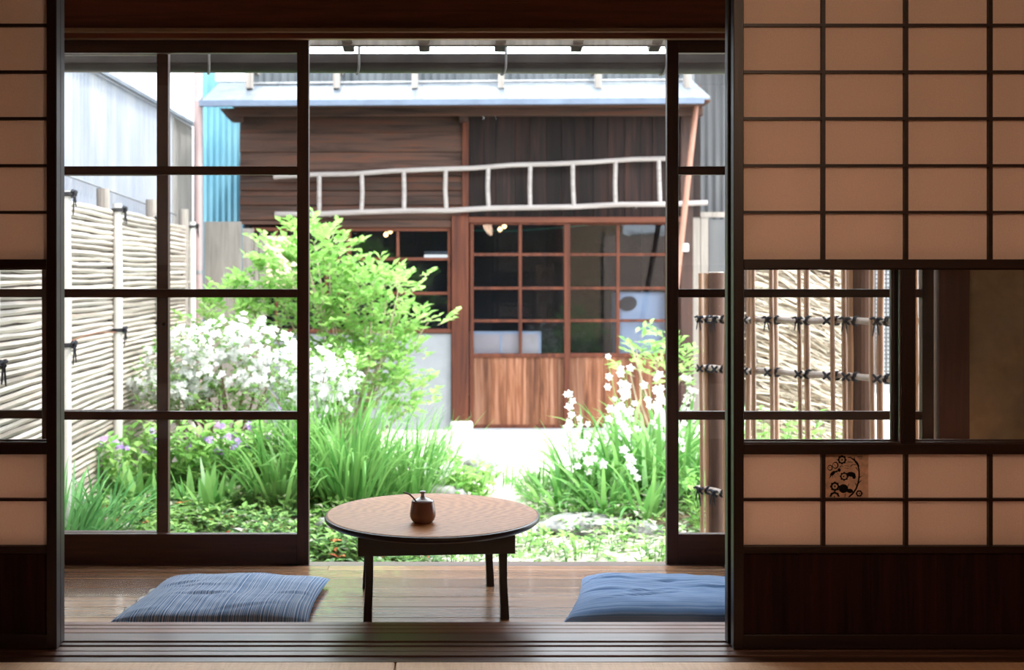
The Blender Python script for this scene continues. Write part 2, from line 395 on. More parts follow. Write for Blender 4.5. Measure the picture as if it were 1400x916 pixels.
# lintel
b = MB().box(-2.6, 2.6, 3.925, 3.95, 1.770, 1.7725)  # sliver of lighter wood paints in the lit underside of the lintel
struct(b.build('trim_4', M['lintel_edge'], bevel=.002), 'lit underside edge of the lintel, brightness put into its colour')
struct(MB().box(-2.6, 2.6, 3.905, 3.95, 1.789, 1.803).build('trim_5', M['lintel_edge'], bevel=.002), 'thin light strip along the lintel')
struct(MB().box(-2.6, 2.6, 3.925, 3.95, 1.773, 1.7885).box(-2.6, 2.6, 3.951, 4.02, 1.7855, 1.8025).box(-2.6, 2.6, 3.93, 4.02, 1.8035, 2.4).build('wall_front', M['lintel']), 'reddish brown board above the glass doors')
# walls
W = MB().box(-2.7, -2.6, -1.5, 4.02, -.5, 2.5).build('wall_left', M['plaster']); struct(W)
struct(MB().box(2.6, 2.7, -1.5, 4.02, -.5, 2.5).build('wall_right', M['plaster']))
struct(MB().box(-2.7, 2.7, -1.6, -1.5, -.5, 2.5).build('wall_back', M['plaster']))
struct(MB().box(-2.7, 2.7, -1.6, 4.02, 2.4, 2.46).build('ceiling', M['ceil']))
struct(MB().box(1.762, 2.6, 3.975, 4.015, -.007, 1.79).build('wall_front.001', M['plaster']), 'dim brown plaster wall beyond the red post')
struct(MB().box(1.656, 1.758, 3.94, 4.02, -.007, 1.79).build('trim_7', wood('post_red', (.075, .020, .012), (.15, .045, .025), 'z', .5), bevel=.002), 'reddish brown post at the end of the glass doors')
struct(MB().box(1.632, 2.6, 2.96, 3.04, .028, 1.79).build('wall_right.001', M['plaster']))
struct(MB().box(-2.6, -1.905, 2.96, 3.04, .028, 1.79).build('wall_left.001', M['plaster']))
struct(MB().box(-2.6, 2.6, 2.93, 3.08, 1.782, 1.86).build('trim_8', M['frame_h']), 'dark lintel above the paper doors')
struct(MB().box(-2.6, 2.6, 2.98, 3.03, 1.861, 2.4).build('wall_front.002', M['plaster']))

# ------------------------------------------------------------------ paper doors
S = 539.1
def sz(y): return CAMZ - (y - 375) / S
def shoji(idx, X0, dr, Yf, label, patch=False):
    root = structE('door_%d' % idx, (X0 + dr * .448, Yf + .015, .020), label)
    def ux(a, b_):
        p, q = X0 + dr * a, X0 + dr * b_
        return (min(p, q), max(p, q))
    W_ = .896; st = .0260; zb, zt = .0285, 1.78
    for a0, a1 in ((0, st), (W_ - st, W_)):
        x0, x1 = ux(a0, a1); MB().box(x0, x1, Yf, Yf + .03, zb, zt).build('stile', M['frame'], root, bevel=.0015)
    x0, x1 = ux(st, W_ - st)
    for y0, y1, nm in ((-60, -52, 'rail'), (354.5, 367.5, 'rail'), (607, 621.5, 'rail'), (747, 757, 'rail'), (868, 888.5, 'rail')):
        zz0 = max(sz(y1), zb)
        MB().box(x0, x1, Yf + .0015, Yf + .0285, zz0, sz(y0)).build(nm, M['frame_h'], root, bevel=.0015)
    b = MB()
    for y in (-31, 33.5, 97.5, 161.5, 226, 290, 684): b.box(x0, x1, Yf + .006, Yf + .017, sz(y + 2), sz(y - 2))
    for u in (.2300, .4405, .6549):
        v0, v1 = ux(u - .0048, u + .0048)
        b.box(v0, v1, Yf + .005, Yf + .018, sz(354.5), sz(-52)); b.box(v0, v1, Yf + .005, Yf + .018, sz(747), sz(621.5))
    b.build('lattice', M['frame_h'], root)
    MB().box(x0, x1, Yf + .0185, Yf + .0190, sz(354.5), sz(-52)).build('paper', M['paper'], root)
    MB().box(x0, x1, Yf + .0185, Yf + .0190, sz(747), sz(621.5)).build('paper', M['paper'], root)
    # lookout window with a middle stile
    v0, v1 = ux(.4275, .4620)
    MB().box(v0, v1, Yf + .002, Yf + .028, sz(607), sz(367.5)).build('window_stile', M['frame'], root, bevel=.0015)
    for a, c in ((st, .4275), (.4620, W_ - st)):
        p, q = ux(a, c)
        g = MB().box(p + .001, q - .001, Yf + .014, Yf + .016, sz(606.5), sz(368)).build('glass_pane', M['glass'], root)
        bd = MB()
        for (xa, xb, za, zb_) in ((p, q, sz(607), sz(605)), (p, q, sz(369), sz(367.5)), (p, p + .003, sz(605), sz(369)), (q - .003, q, sz(605), sz(369))):
            bd.box(xa, xb, Yf + .008, Yf + .0139, za, zb_)
        bd.build('glass_bead', M['door_wood_h'], root)
    # base board with cover strips
    bb = MB().box(x0, x1, Yf + .010, Yf + .018, sz(868), sz(757))
    for k in range(1, 5):
        s0, s1 = ux(st + (W_ - 2 * st) * k / 5 - .012, st + (W_ - 2 * st) * k / 5 + .012); bb.box(s0, s1, Yf + .0085, Yf + .0099, sz(868), sz(757))
    bb.build('base_board', M['panel_red'], root, bevel=.001)
    if patch:
        D = Yf + .0175
        def q(zx, zy):  # position inside the little print, measured from its corner
            return Vector((X0 + ((1120 + zx / 10.175) - 1003.2) / S, D - .0003, sz(610 + zy / 10.175)))
        a, c = q(103, 737), q(722, 128)
        pp = MB().box(a.x, c.x, Yf + .0178, Yf + .0184, a.z, c.z).build('pasted_print', M['print_paper'], root)
        pp['label'] = 'brown pasted print with black flowers and a bee'
        ink = MB()
        YI = Yf + .0174
        def poly(pts):
            pts = [(x, max(132, min(733, y))) for x, y in pts]
            bi = len(ink.v)
            for x, y in pts: w = q(x, y); ink.v.append((w.x, YI, w.z))
            for x, y in pts: w = q(x, y); ink.v.append((w.x, YI + .0003, w.z))
            n = len(pts); ink.face(tuple(range(bi, bi + n))); ink.face(tuple(reversed(range(bi + n, bi + 2 * n))))
            for i in range(n): ink.face((bi + i, bi + (i + 1) % n, bi + n + (i + 1) % n, bi + n + i))
        def ring(cx, cy, ro, ri, lob=8, am=.12, el=1.0, a0=0, a1=360):
            n = 32; A = [math.radians(a0 + (a1 - a0) * i / n) for i in range(n + 1)]
            for i in range(n):
                o = [(cx + ro * (1 + am * math.cos(lob * t)) * math.cos(t), cy + ro * el * (1 + am * math.cos(lob * t)) * math.sin(t)) for t in A[i:i + 2]]
                k = [(cx + ri * math.cos(t), cy + ri * el * math.sin(t)) for t in A[i:i + 2]]
                poly([o[0], o[1], k[1], k[0]])
        def stroke(pts, w0, w1=None):
            w1 = w0 if w1 is None else w1
            n = len(pts)
            for i in range(n - 1):
                (x0_, y0_), (x1_, y1_) = pts[i], pts[i + 1]; L = math.hypot(x1_ - x0_, y1_ - y0_) or 1
                nx, ny = -(y1_ - y0_) / L, (x1_ - x0_) / L
                a_ = (w0 + (w1 - w0) * i / (n - 1)) / 2; b_ = (w0 + (w1 - w0) * (i + 1) / (n - 1)) / 2
                poly([(x0_ + nx * a_, y0_ + ny * a_), (x1_ + nx * b_, y1_ + ny * b_), (x1_ - nx * b_, y1_ - ny * b_), (x0_ - nx * a_, y0_ - ny * a_)])
        def blob(cx, cy, rx, ry, rot=0):
            pts = []
            for i in range(18):
                t = 2 * math.pi * i / 18; x, y = rx * math.cos(t), ry * math.sin(t)
                pts.append((cx + x * math.cos(rot) - y * math.sin(rot), cy + x * math.sin(rot) + y * math.cos(rot)))
            poly(pts)
        ring(352, 205, 60, 36); blob(352, 205, 9, 14)
        ring(382, 437, 58, 36); blob(375, 437, 10, 10); blob(480, 408, 62, 34, .12); blob(520, 440, 26, 34)
        ring(252, 578, 64, 36); blob(252, 575, 10, 14); blob(372, 608, 66, 62); stroke([(350, 640), (420, 610), (450, 540)], 14, 5); blob(462, 640, 46, 30, .1)
        ring(248, 722, 70, 42, 8, .06, 1, 180, 360); blob(246, 722, 12, 8)
        ring(592, 676, 46, 26, 6, .06); blob(597, 676, 8, 10)
        stroke([(520, 170), (535, 230), (575, 285), (590, 350), (592, 430), (580, 520), (550, 610), (500, 680), (445, 733)], 14, 26)
        stroke([(430, 175), (470, 170), (510, 200), (560, 240), (585, 300)], 12, 26)
        stroke([(585, 460), (628, 430)], 16, 4); stroke([(582, 530), (626, 490)], 16, 4); stroke([(552, 560), (530, 520)], 12, 3)
        stroke([(470, 300), (500, 270), (550, 275)], 10, 8); stroke([(545, 310), (580, 360)], 12, 4); stroke([(390, 733), (398, 680)], 8)
        stroke([(430, 235), (500, 240)], 8); stroke([(385, 290), (450, 292)], 6); stroke([(380, 318), (440, 326)], 6)
        stroke([(565, 165), (640, 165)], 10, 6); stroke([(575, 185), (630, 190)], 5)
        ring(182, 316, 36, 25, 1, .1, 1.15); ring(256, 282, 42, 30, 1, .1, 1.15); stroke([(170, 300), (190, 320)], 6); stroke([(240, 265), (265, 300)], 6)
        blob(222, 395, 46, 24, -.75); stroke([(195, 430), (172, 470)], 14, 3); blob(275, 368, 20, 14, -.5); blob(312, 348, 22, 26)
        stroke([(320, 310), (345, 285), (370, 300)], 9, 5); stroke([(240, 420), (260, 460)], 6, 3); stroke([(285, 385), (300, 410)], 5, 3); stroke([(220, 430), (228, 468)], 6, 3)
        ink.build('ink_drawing', M['ink'], pp).location -= Vector((0, 0, 0))
    return root
XR, XL = PX(1003, 2.968), PX(77.5, 2.968)
shoji(1, XR, 1, 2.968, 'front paper door with lookout window and pasted flower print', True)
shoji(2, .7212, 1, 3.0145, 'rear paper door behind the one with the pasted print')
shoji(3, XL, -1, 2.968, 'front paper door beside the left cushion')
shoji(4, -.9965, -1, 3.0145, 'rear paper door behind the one beside the left cushion')

# ------------------------------------------------------------------ glass doors
def gdoor(idx, xl, xr, Yf, label):
    k = Yf / F; X0, X1 = (xl - VX) * k, (xr - VX) * k
    root = structE('door_%d' % idx, ((X0 + X1) / 2, Yf + .015, 0), label)
    st = .0395; zt = 1.783
    MB().box(X0, X0 + st, Yf, Yf + .03, -.0055, zt).build('stile', M['door_wood'], root, bevel=.0015)
    MB().box(X1 - st, X1, Yf, Yf + .03, -.0055, zt).build('stile', M['door_wood'], root, bevel=.0015)
    z = lambda y: CAMZ - (y - 375) * 3.955 / F
    a, c = X0 + st, X1 - st
    MB().box(a, c, Yf + .001, Yf + .029, z(72), zt).build('rail', M['door_wood_h'], root, bevel=.0015)
    MB().box(a, c, Yf + .001, Yf + .029, -.0055, z(730.5)).build('rail', M['door_wood_h'], root, bevel=.0015)
    for y in (232.8, 401, 568.5): MB().box(a, c, Yf + .004, Yf + .026, z(y + 5.8), z(y - 5.8)).build('crossbar', M['door_wood_h'], root, bevel=.002)
    ed = [72, 232.8, 401, 568.5, 730.5]
    for i in range(4):
        MB().box(a, c, Yf + .014, Yf + .017, z(ed[i + 1] - (5.8 if i < 3 else 0)), z(ed[i] + (5.8 if i else 0))).build('glass_pane', M['glass'], root)
    return root
gdoor(5, 57, 422, 3.9555, 'inner glass sliding door behind the left cushion')
g6 = gdoor(6, -133, 230, 3.9885, 'outer glass sliding door pushed behind the inner one')
gdoor(7, 912, 1277, 3.9555, 'glass sliding door behind the right cushion')
MB().lathe([(.006, 0), (.006, .002)], (0, 0, 0), 14).build('lock_hole', M['ink'], g6, local=True)
lh = bpy.data.objects['lock_hole']; lh.rotation_euler = (math.pi / 2, 0, 0)
lh.location = Vector((PX(224, 3.9885), 3.988, PZ(443, 3.9885))) - g6.location
b = MB().box(-2.6, PX(-133, 3.9885) - .002, 3.94, 4.02, -.006, 1.785); struct(b.build('wall_front.003', M['plaster']))

# ------------------------------------------------------------------ cushions
def cushion(name, q, mat, label, seed, hmax=.062, wr=.006, diag=0.0, stitches=False):
    """q: corners front-left, front-right, back-right, back-left on the floor"""
    q = [Vector((a, b_, 0)) for a, b_ in q]; ctr = sum(q, Vector((0, 0, 0))) / 4
    t = thing(name, ctr, label, 'floor cushion', 'striped blue floor cushions')
    n = 64; me_v = []; uv = []
    rr = random.Random(seed)
    folds = [(rr.uniform(.05, .95), rr.uniform(.05, .95), rr.uniform(-.35, .35) + diag, rr.uniform(.2, .5), rr.uniform(.4, 1)) for _ in range(11)]
    for layer in (0, 1):
        for j in range(n + 1):
            for i in range(n + 1):
                u, v = i / n, j / n
                # edges bow inward a little, corners stay pointed
                uu = u + .022 * math.sin(math.pi * v) * (1 - 2 * u) * (abs(2 * u - 1) ** 3) * 1
                vv = v + .022 * math.sin(math.pi * u) * (1 - 2 * v) * (abs(2 * v - 1) ** 3) * 1
                p = q[0] * (1 - uu) * (1 - vv) + q[1] * uu * (1 - vv) + q[2] * uu * vv + q[3] * (1 - uu) * vv
                e = min(u, 1 - u, v, 1 - v)
                prof = max(0, 1 - abs(2 * u - 1) ** 3.4) ** .42 * max(0, 1 - abs(2 * v - 1) ** 3.4) ** .42
                if layer:
                    z = .018 + hmax * prof * .85
                    wv = 0
                    for fx, fy, fa, fl, fs in folds:
                        dx, dy = u - fx, v - fy; al = dx * math.cos(fa) + dy * math.sin(fa); ac = -dx * math.sin(fa) + dy * math.cos(fa)
                        wv -= fs * math.exp(-(ac / .014) ** 2) * math.exp(-(al / (fl * .45)) ** 2) - .5 * fs * math.exp(-((ac - .03) / .02) ** 2) * math.exp(-(al / (fl * .45)) ** 2)
                    z += (wv * wr + .010 * noise.noise(Vector((u * 3.2 + seed, v * 3.2, 0))) + .003 * noise.noise(Vector((u * 11 + seed, v * 11, 3)))) * prof
                else: z = .018 - .0175 * min(1, prof * 1.6)
                p = Vector((p.x, p.y, z)) - Vector((ctr.x, ctr.y, 0))
                me_v.append(tuple(p)); uv.append((u, v))
    fcs = []; L = (n + 1) * (n + 1)
    for j in range(n):
        for i in range(n):
            a = j * (n + 1) + i
            fcs.append((a, a + n + 1, a + n + 2, a + 1)); fcs.append((L + a, L + a + 1, L + a + n + 2, L + a + n + 1))
    rim = [i for i in range(n + 1)] + [j * (n + 1) + n for j in range(1, n + 1)] + [n * (n + 1) + i for i in range(n - 1, -1, -1)] + [j * (n + 1) for j in range(n - 1, 0, -1)]
    for k in range(len(rim)):
        a, c = rim[k], rim[(k + 1) % len(rim)]
        fcs.append((a, c, L + c, L + a))
    me = bpy.data.meshes.new('cover'); me.from_pydata(me_v, [], fcs); me.materials.append(mat)
    ul = me.uv_layers.new(name='UVMap')
    for lp in me.loops: ul.data[lp.index].uv = uv[lp.vertex_index]
    me.polygons.foreach_set('use_smooth', [True] * len(me.polygons))
    o = bpy.data.objects.new('cover', me); C.objects.link(o); o.parent = t
    if stitches:
        for k in range(3):
            vv = .30 + .2 * k; p = q[0].lerp(q[3], vv)
            s = MB(); pts = [p + (q[3] - q[0]).normalized() * (-.032 + .008 * i) + Vector((.003 - .006 * math.sin(math.pi * i / 8), 0, .017)) for i in range(9)]
            s.tube(pts, [.002 + .005 * math.sin(math.pi * i / 8) for i in range(9)], 8); ob = s.build('cotton_edge', M['petal'], t, smooth=True)
            ob['label'] = 'white padding showing at the open seam'
    return t
cushion('floor_cushion', [(-.935, 3.222), (-.385, 3.222), (-.372, 3.690), (-.880, 3.695)], M['zabuton_stripe'],
        'square blue floor cushion with lengthwise white stripes, near the double glass doors', 3, .046, .005, .1, True)
cushion('floor_cushion.001', [(.322, 3.240), (.905, 3.215), (.955, 3.655), (.425, 3.700)], M['zabuton_plain'],
        'square plain blue floor cushion with faint crosswise threads, partly behind the paper door', 12, .052, .007, .25)

# ------------------------------------------------------------------ table
TA = math.radians(4.5)
tb = thing('round_table', (-.046, 3.495, 0), 'low round wooden table with a brown top and dark folding legs on the veranda', 'table', rz=TA)
b = MB(); b.lathe([(.2, .243), (.296, .243), (.312, .247), (.3195, .254), (.3205, .259), (.3185, .264), (.314, .2655)], (0, 0, 0), 96, 1, False)
o = b.build('tabletop_edge', [M['tabletop'], M['table_dark']], tb, local=True, smooth=True)
b = MB(); b.lathe([(.3, .2435), (.312, .2600), (.3145, .2662), (.3105, .2674), (.303, .2660), (.296, .2652)], (0, 0, 0), 96)
b.build('tabletop', M['tabletop'], tb, local=True)
aw, ad = .222, .205
for sx in (-1, 1): MB().box(sx * aw - .008 if sx > 0 else -aw - .0, sx * aw if sx > 0 else -aw + .008, -ad + .0085, ad - .0085, .198, .2425).build('side_apron', M['table_dark'], tb, bevel=.0012, local=True)
for sy in (-1, 1): MB().box(-aw, aw, sy * ad - (.008 if sy > 0 else 0), sy * ad + (0 if sy > 0 else .008), .190, .2425).build('apron', M['table_dark'], tb, bevel=.0012, local=True)
for sx in (-1, 1):
    for sy in (-1, 1):
        m_ = MB(); pts = []
        n = 12; cx0, cy0 = sx * .1905, sy * .180
        rings = []
        for i in range(n + 1):
            t = i / n; z = .235 * (1 - t) + .0005
            off = sx * (.0010 + .0028 * (t ** 2.5) - .0022 * math.sin(math.pi * min(1, t * 1.2)))
            w = .0125 - .0015 * math.sin(math.pi * t)
            rings.append([(cx0 + off - w, cy0 - w, z), (cx0 + off + w, cy0 - w, z), (cx0 + off + w, cy0 + w, z), (cx0 + off - w, cy0 + w, z)])
        for r_ in rings: m_.v += r_
        for i in range(n):
            for k in range(4): m_.face((i * 4 + k, (i + 1) * 4 + k, (i + 1) * 4 + (k + 1) % 4, i * 4 + (k + 1) % 4))
        m_.face((0, 1, 2, 3)); m_.face(tuple(n * 4 + k for k in (3, 2, 1, 0)))
        m_.build('leg', M['table_dark'], tb, local=True, bevel=.002)
# sugar pot
pc = Vector((PX(578, 3.372), 3.372 + .0, .2652))
pt = thing('sugar_pot', pc, 'small brown glazed lidded pot with a spoon on the round table', 'pot')
b = MB(); b.lathe([(.0, .0), (.0255, .0), (.028, .002), (.034, .009), (.0372, .018), (.0375, .026), (.0362, .036), (.0342, .048), (.0326, .058), (.0322, .0612), (.0295, .0615), (.0295, .05), (.0, .05)], (0, 0, 0), 48)
b.build('body', M['pot'], pt, smooth=True, local=True)
b = MB(); b.lathe([(.0, .0614), (.0312, .0616), (.0318, .0626), (.0312, .0636), (.024, .0670), (.014, .0712), (.0072, .0740), (.0052, .0775), (.0054, .0835), (.0086, .0862), (.0092, .0885), (.0074, .0905), (.0, .0912)], (0, 0, 0), 48)
b.build('lid', M['pot_lid'], pt, smooth=True, local=True)
b = MB(); pts = [(-.014, -.022, .058), (-.020, -.0235, .0665), (-.027, -.024, .076), (-.036, -.024, .0845), (-.046, -.024, .089), (-.056, -.024, .0905)]
b.tube(pts, [.0022, .0024, .0026, .0026, .0024, .0018], 10); b.build('spoon', M['spoon'], pt, smooth=True, local=True)

# ------------------------------------------------------------------ own eaves, gutter
root = thing('eaves', (0, 4.4, 1.9), 'eaves of the house above the opening, with wooden rafters and clear corrugated sheet', 'eaves')
def roofz(Y): return 1.90 + (4.86 - Y) * .27
b = MB(); n = 560; x0 = -2.25; dx = 4.5 / n
for i in range(n + 1):
    w = .008 * math.sin(i * dx / .032 * 2 * math.pi / 1.0)
    for Y in (4.06, 4.87): b.v.append((x0 + i * dx, Y, roofz(Y) + .022 + w))
for i in range(n): b.face((2 * i, 2 * i + 1, 2 * i + 3, 2 * i + 2))
b.build('clear_sheet', M['poly'], root)
b = MB(); b.hexa([(-2.25, 4.03, roofz(3.95) + .02), (2.25, 4.03, roofz(3.95) + .02), (2.25, 4.05, roofz(4.05) + .02), (-2.25, 4.05, roofz(4.05) + .02),
                  (-2.25, 4.03, roofz(3.95) + .06), (2.25, 4.03, roofz(3.95) + .06), (2.25, 4.05, roofz(4.05) + .06), (-2.25, 4.05, roofz(4.05) + .06)])
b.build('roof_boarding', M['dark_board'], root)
b = MB().box(-2.25, 2.25, 4.685, 4.715, 1.896, 1.932); b.build('purlin', M['grey_wood'], root, bevel=.003)
for xr in (160, 265, 370, 476, 580, 684, 789, 896, 1001, 1106, 1211):
    X = PX(xr, 4.72)
    h = .022
    MB().hexa([(X - .022, 4.03, roofz(4.03) - .03), (X + .022, 4.03, roofz(4.03) - .03), (X + .022, 4.76, roofz(4.76) - .044), (X - .022, 4.76, roofz(4.76) - .044),
               (X - .022, 4.03, roofz(4.03) + .012), (X + .022, 4.03, roofz(4.03) + .012), (X + .022, 4.80, roofz(4.80) + .012), (X - .022, 4.80, roofz(4.80) + .012)]).build('rafter', M['grey_wood'], root, bevel=.002)
gt = thing('rain_gutter', (0, 4.72, 1.83), 'dark half round rain gutter hanging along the eaves', 'gutter')
b = MB(); nseg = 14; L0, L1 = -2.3, 2.3
def gz(X): return 1.858 - .006 * X * .5
gy, gr = 4.72, .040
for X in (L0, L1):
    for rr_ in (gr, gr - .003):
        for k in range(nseg + 1):
            a = math.pi * k / nseg; b.v.append((X, gy - rr_ * math.cos(a), gz(X) - .028 - rr_ * math.sin(a) * 1.0))
s_ = nseg + 1
for k in range(nseg):
    b.face((k, k + 1, 2 * s_ + k + 1, 2 * s_ + k)); b.face((s_ + k + 1, s_ + k, 3 * s_ + k, 3 * s_ + k + 1))
b.box(L0, L1, gy - gr - .002, gy - gr + .002, gz(0) - .032, gz(0) + .004); b.box(L0, L1, gy + gr - .002, gy + gr + .002, gz(0) - .032, gz(0) + .004)
b.build('trough', M['gutter'], gt, smooth=False)
for xr in (80, 285, 488, 687, 905, 1110):
    X = PX(xr, gy)
    pts = [(X + .012, 4.70, 1.897), (X + .012, gy - gr - .004, gz(X) + .02)] + [(X + .012 * math.cos(math.pi * k / 10), gy - (gr + .004) * math.cos(math.pi * k / 10), gz(X) - .028 - (gr + .004) * math.sin(math.pi * k / 10)) for k in range(11)] + [(X - .012, gy + gr + .004, gz(X) + .02)]
    MB().tube(pts, .005, 6).build('strap', M['metal_grey'], gt)

# ------------------------------------------------------------------ ground
def mound(x, y):
    h = 0
    for cx, cy, rx, ry, a in ((-1.35, 7.2, .95, 2.0, .14), (-.6, 6.4, .8, .7, .06), (1.35, 6.9, .75, 1.2, .12)):
        h += a * math.exp(-((x - cx) / rx) ** 2 - ((y - cy) / ry) ** 2)
    return GZ + h - .02 + .012 * noise.noise(Vector((x * 2, y * 2, 0)))
b = MB(); nx, ny = 90, 110; X0, X1, Y0, Y1 = -6, 6, 4.05, 14
for j in range(ny + 1):
    for i in range(nx + 1):
        x = X0 + (X1 - X0) * i / nx; y = Y0 + (Y1 - Y0) * j / ny; b.v.append((x, y, mound(x, y)))
for j in range(ny):
    for i in range(nx):
        a = j * (nx + 1) + i
        cx = X0 + (X1 - X0) * (i + .5) / nx; cy = Y0 + (Y1 - Y0) * (j + .5) / ny
        wob = .12 * noise.noise(Vector((cx * 2.5, cy * 2.5, 5)))
        soil = (cx < -.28 + wob - max(0, (cy - 7.4)) * .15 and cy < 9.2) or ((cx - 1.45) ** 2 / .7 + (cy - 7.0) ** 2 / 1.0 < .75 + wob * 2) or (cy < 5.7 + wob and cx < -.1)
        b.face((a, a + 1, a + nx + 2, a + nx + 1), 1 if soil else 0)
g = b.build('ground', [M['ground'], M['soil']], smooth=True); struct(g, 'pale gravel garden ground with planted beds')

# ------------------------------------------------------------------ far house
hs = thing('wooden_house', (0.2, 11.4, GZ), 'old brown wooden house with glazed sliding doors across the garden', 'house')
FY = 11.0
def fx(x, D=FY): return PX(x, D)
def fz(y, D=FY): return PZ(y, D)
# horizontal weatherboards
b = MB(); yy = 157.0; k = 0
while yy < 306:
    h = [25, 26, 24, 8.5, 22][k % 5] if yy < 235 else [9, 11, 8, 12][k % 4]
    z1, z0 = fz(yy), fz(min(yy + h, 307))
    off = .012 * (k % 2)
    b.hexa([(fx(328), FY - .012 - off, z0 + .002), (fx(634), FY - .012 - off, z0 + .002), (fx(634), FY + .05, z0 + .002), (fx(328), FY + .05, z0 + .002),
            (fx(328), FY - off + .002, z1), (fx(634), FY - off + .002, z1), (fx(634), FY + .05, z1), (fx(328), FY + .05, z1)])
    yy += h; k += 1
b.build('weatherboard_wall', M['old_wood'], hs, bevel=.002)
b = MB(); xx = 640.0; k = 0
while xx < 958:
    w = [21, 17, 26, 20, 23][k % 5]
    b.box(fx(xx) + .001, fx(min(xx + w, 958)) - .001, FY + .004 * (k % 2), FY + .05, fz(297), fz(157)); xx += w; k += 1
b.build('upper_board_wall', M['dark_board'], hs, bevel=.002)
MB().box(fx(632), fx(640.5), FY - .04, FY + .06, fz(297), fz(165)).build('upper_post', M['red_wood_z'], hs, bevel=.003)
MB().box(fx(628, 10.9), fx(640, 10.9), 10.85, FY, fz(168), fz(155)).build('bracket', M['old_wood_z'], hs, bevel=.004)
# eave beam + left bracket
MB().box(fx(322, 10.7), fx(960, 10.7), 10.66, 10.74, fz(157.5, 10.66), fz(147, 10.66)).build('eave_beam', M['old_wood'], hs, bevel=.004)
b = MB(); pts = [(300, 148), (330, 148), (330, 166), (316, 166), (308, 158)]; n0 = len(pts)
for D_ in (10.70, 10.80):
    for x, y in pts: b.v.append((fx(x, 10.7), D_, fz(y, 10.7)))
b.face(tuple(range(n0))); b.face(tuple(reversed(range(n0, 2 * n0))))
for i in range(n0): b.face((i, i + n0, (i + 1) % n0 + n0, (i + 1) % n0))
b.build('bracket', M['old_wood'], hs)
for x in (322, 632, 955):
    MB().box(fx(x, 10.8) - .03, fx(x, 10.8) + .03, 10.75, 11.0, fz(157, 10.7), fz(150, 10.7)).build('eave_arm', M['old_wood_z'], hs)
# pent roof (corrugated, slightly sagging)
zr0, zr1 = fz(135, 10.3), fz(112, 11.0)
XA, XB = fx(277, 10.3), fx(970, 10.3)
b = MB(); n = 240
for i in range(n + 1):
    X = XA + (XB - XA) * i / n; w = .004 * (1 if i % 8 < 1 else 0); sl = .012 * (X) / 2
    for Y, z in ((10.27, zr0 - .006), (11.05, zr1 + .01)):
        b.v.append((X, Y, z + w + sl)); b.v.append((X, Y, z + w + sl - .02))
for i in range(n):
    a, c = 4 * i, 4 * (i + 1)
    b.face((a, c, c + 2, a + 2)); b.face((a + 1, a + 3, c + 3, c + 1)); b.face((a, a + 1, c + 1, c)); b.face((a + 2, c + 2, c + 3, a + 3))
b.build('pent_roof', M['roof_metal'], hs)
MB().hexa([(XA - .02, 10.235, zr0 - .075), (XB - .06, 10.235, zr0 - .05), (XB - .06, 10.285, zr0 - .05), (XA - .02, 10.285, zr0 - .075),
           (XA - .02, 10.235, zr0 - .022), (XB - .06, 10.235, zr0 + .004), (XB - .06, 10.285, zr0 + .004), (XA - .02, 10.285, zr0 - .022)]).build('roof_edge', M['roof_edge'], hs, bevel=.003)
MB().tube([(fx(345, 10.95), 10.93, zr1 - .03), (fx(640, 10.95), 10.93, zr1 - .01), (fx(935, 10.95), 10.93, zr1 + .005)], .014, 8).build('roof_pipe', M['metal_grey'], hs)
def corr_wall(name, p, q, z0, z1, mat, parent, pitch=.076, amp=.009, thick=.004, zslope=None):
    p = Vector(p); q = Vector(q); d = (q - p); L = d.length; d.normalize(); nrm = Vector((-d.y, d.x)); n = int(L / pitch * 6); b = MB()
    for i in range(n + 1):
        t = L * i / n; w = amp * math.sin(2 * math.pi * t / pitch); u = p + d * t + nrm * w; u2 = u + nrm * thick
        zt = z1 if zslope is None else z1 + (zslope - z1) * i / n
        b.v += [(u.x, u.y, z0), (u.x, u.y, zt), (u2.x, u2.y, z0), (u2.x, u2.y, zt)]
    for i in range(n):
        a, c = 4 * i, 4 * (i + 1)
        b.face((a, c, c + 1, a + 1)); b.face((a + 2, a + 3, c + 3, c + 2)); b.face((a + 1, c + 1, c + 3, a + 3)); b.face((a, a + 2, c + 2, c))
    b.face((0, 1, 3, 2)); e = 4 * n; b.face((e, e + 2, e + 3, e + 1))
    return b.build(name, mat, parent, smooth=False)
corr_wall('upper_wall', (fx(345, 11.2), 11.2), (fx(940, 11.2), 11.2), zr1 - .05, 2.925, M['dark_corr'], hs)
for x in (341, 460, 567, 685, 818, 940):
    X = fx(x, 10.72); MB().box(X - .028, X + .028, 10.68, 10.78, fz(121, 10.7), 2.88).build('roof_strut', M['grey_wood'], hs, bevel=.004)
    MB().box(X - .02, X + .02, 10.66, 11.18, 2.88, 2.92).build('upper_rafter', M['grey_wood'], hs)
MB().box(fx(328), fx(958), 11.0, 11.06, fz(156.8), zr1 - .03).build('wall_top_board', M['old_wood'], hs)
MB().box(fx(320, 10.7), fx(958, 10.7), 10.30, 11.0, fz(147, 10.66) - .0, fz(147, 10.66) + .02).build('eave_soffit', M['old_wood'], hs)
# main frame
MB().box(fx(410), fx(617), FY - .05, FY + .08, fz(311), fz(301)).build('window_header', M['old_wood'], hs, bevel=.003)
MB().box(fx(641), fx(935), FY - .06, FY + .08, fz(304.5), fz(297)).build('door_header', M['red_wood'], hs, bevel=.003)
MB().box(fx(617.5), fx(640.5), FY - .07, FY + .08, fz(575), fz(295)).build('corner_post', M['red_wood_z'], hs, bevel=.006)
MB().box(fx(616), fx(646), FY - .10, FY + .10, GZ - .03, fz(575)).build('post_footing', M['white_base'], hs, bevel=.02)
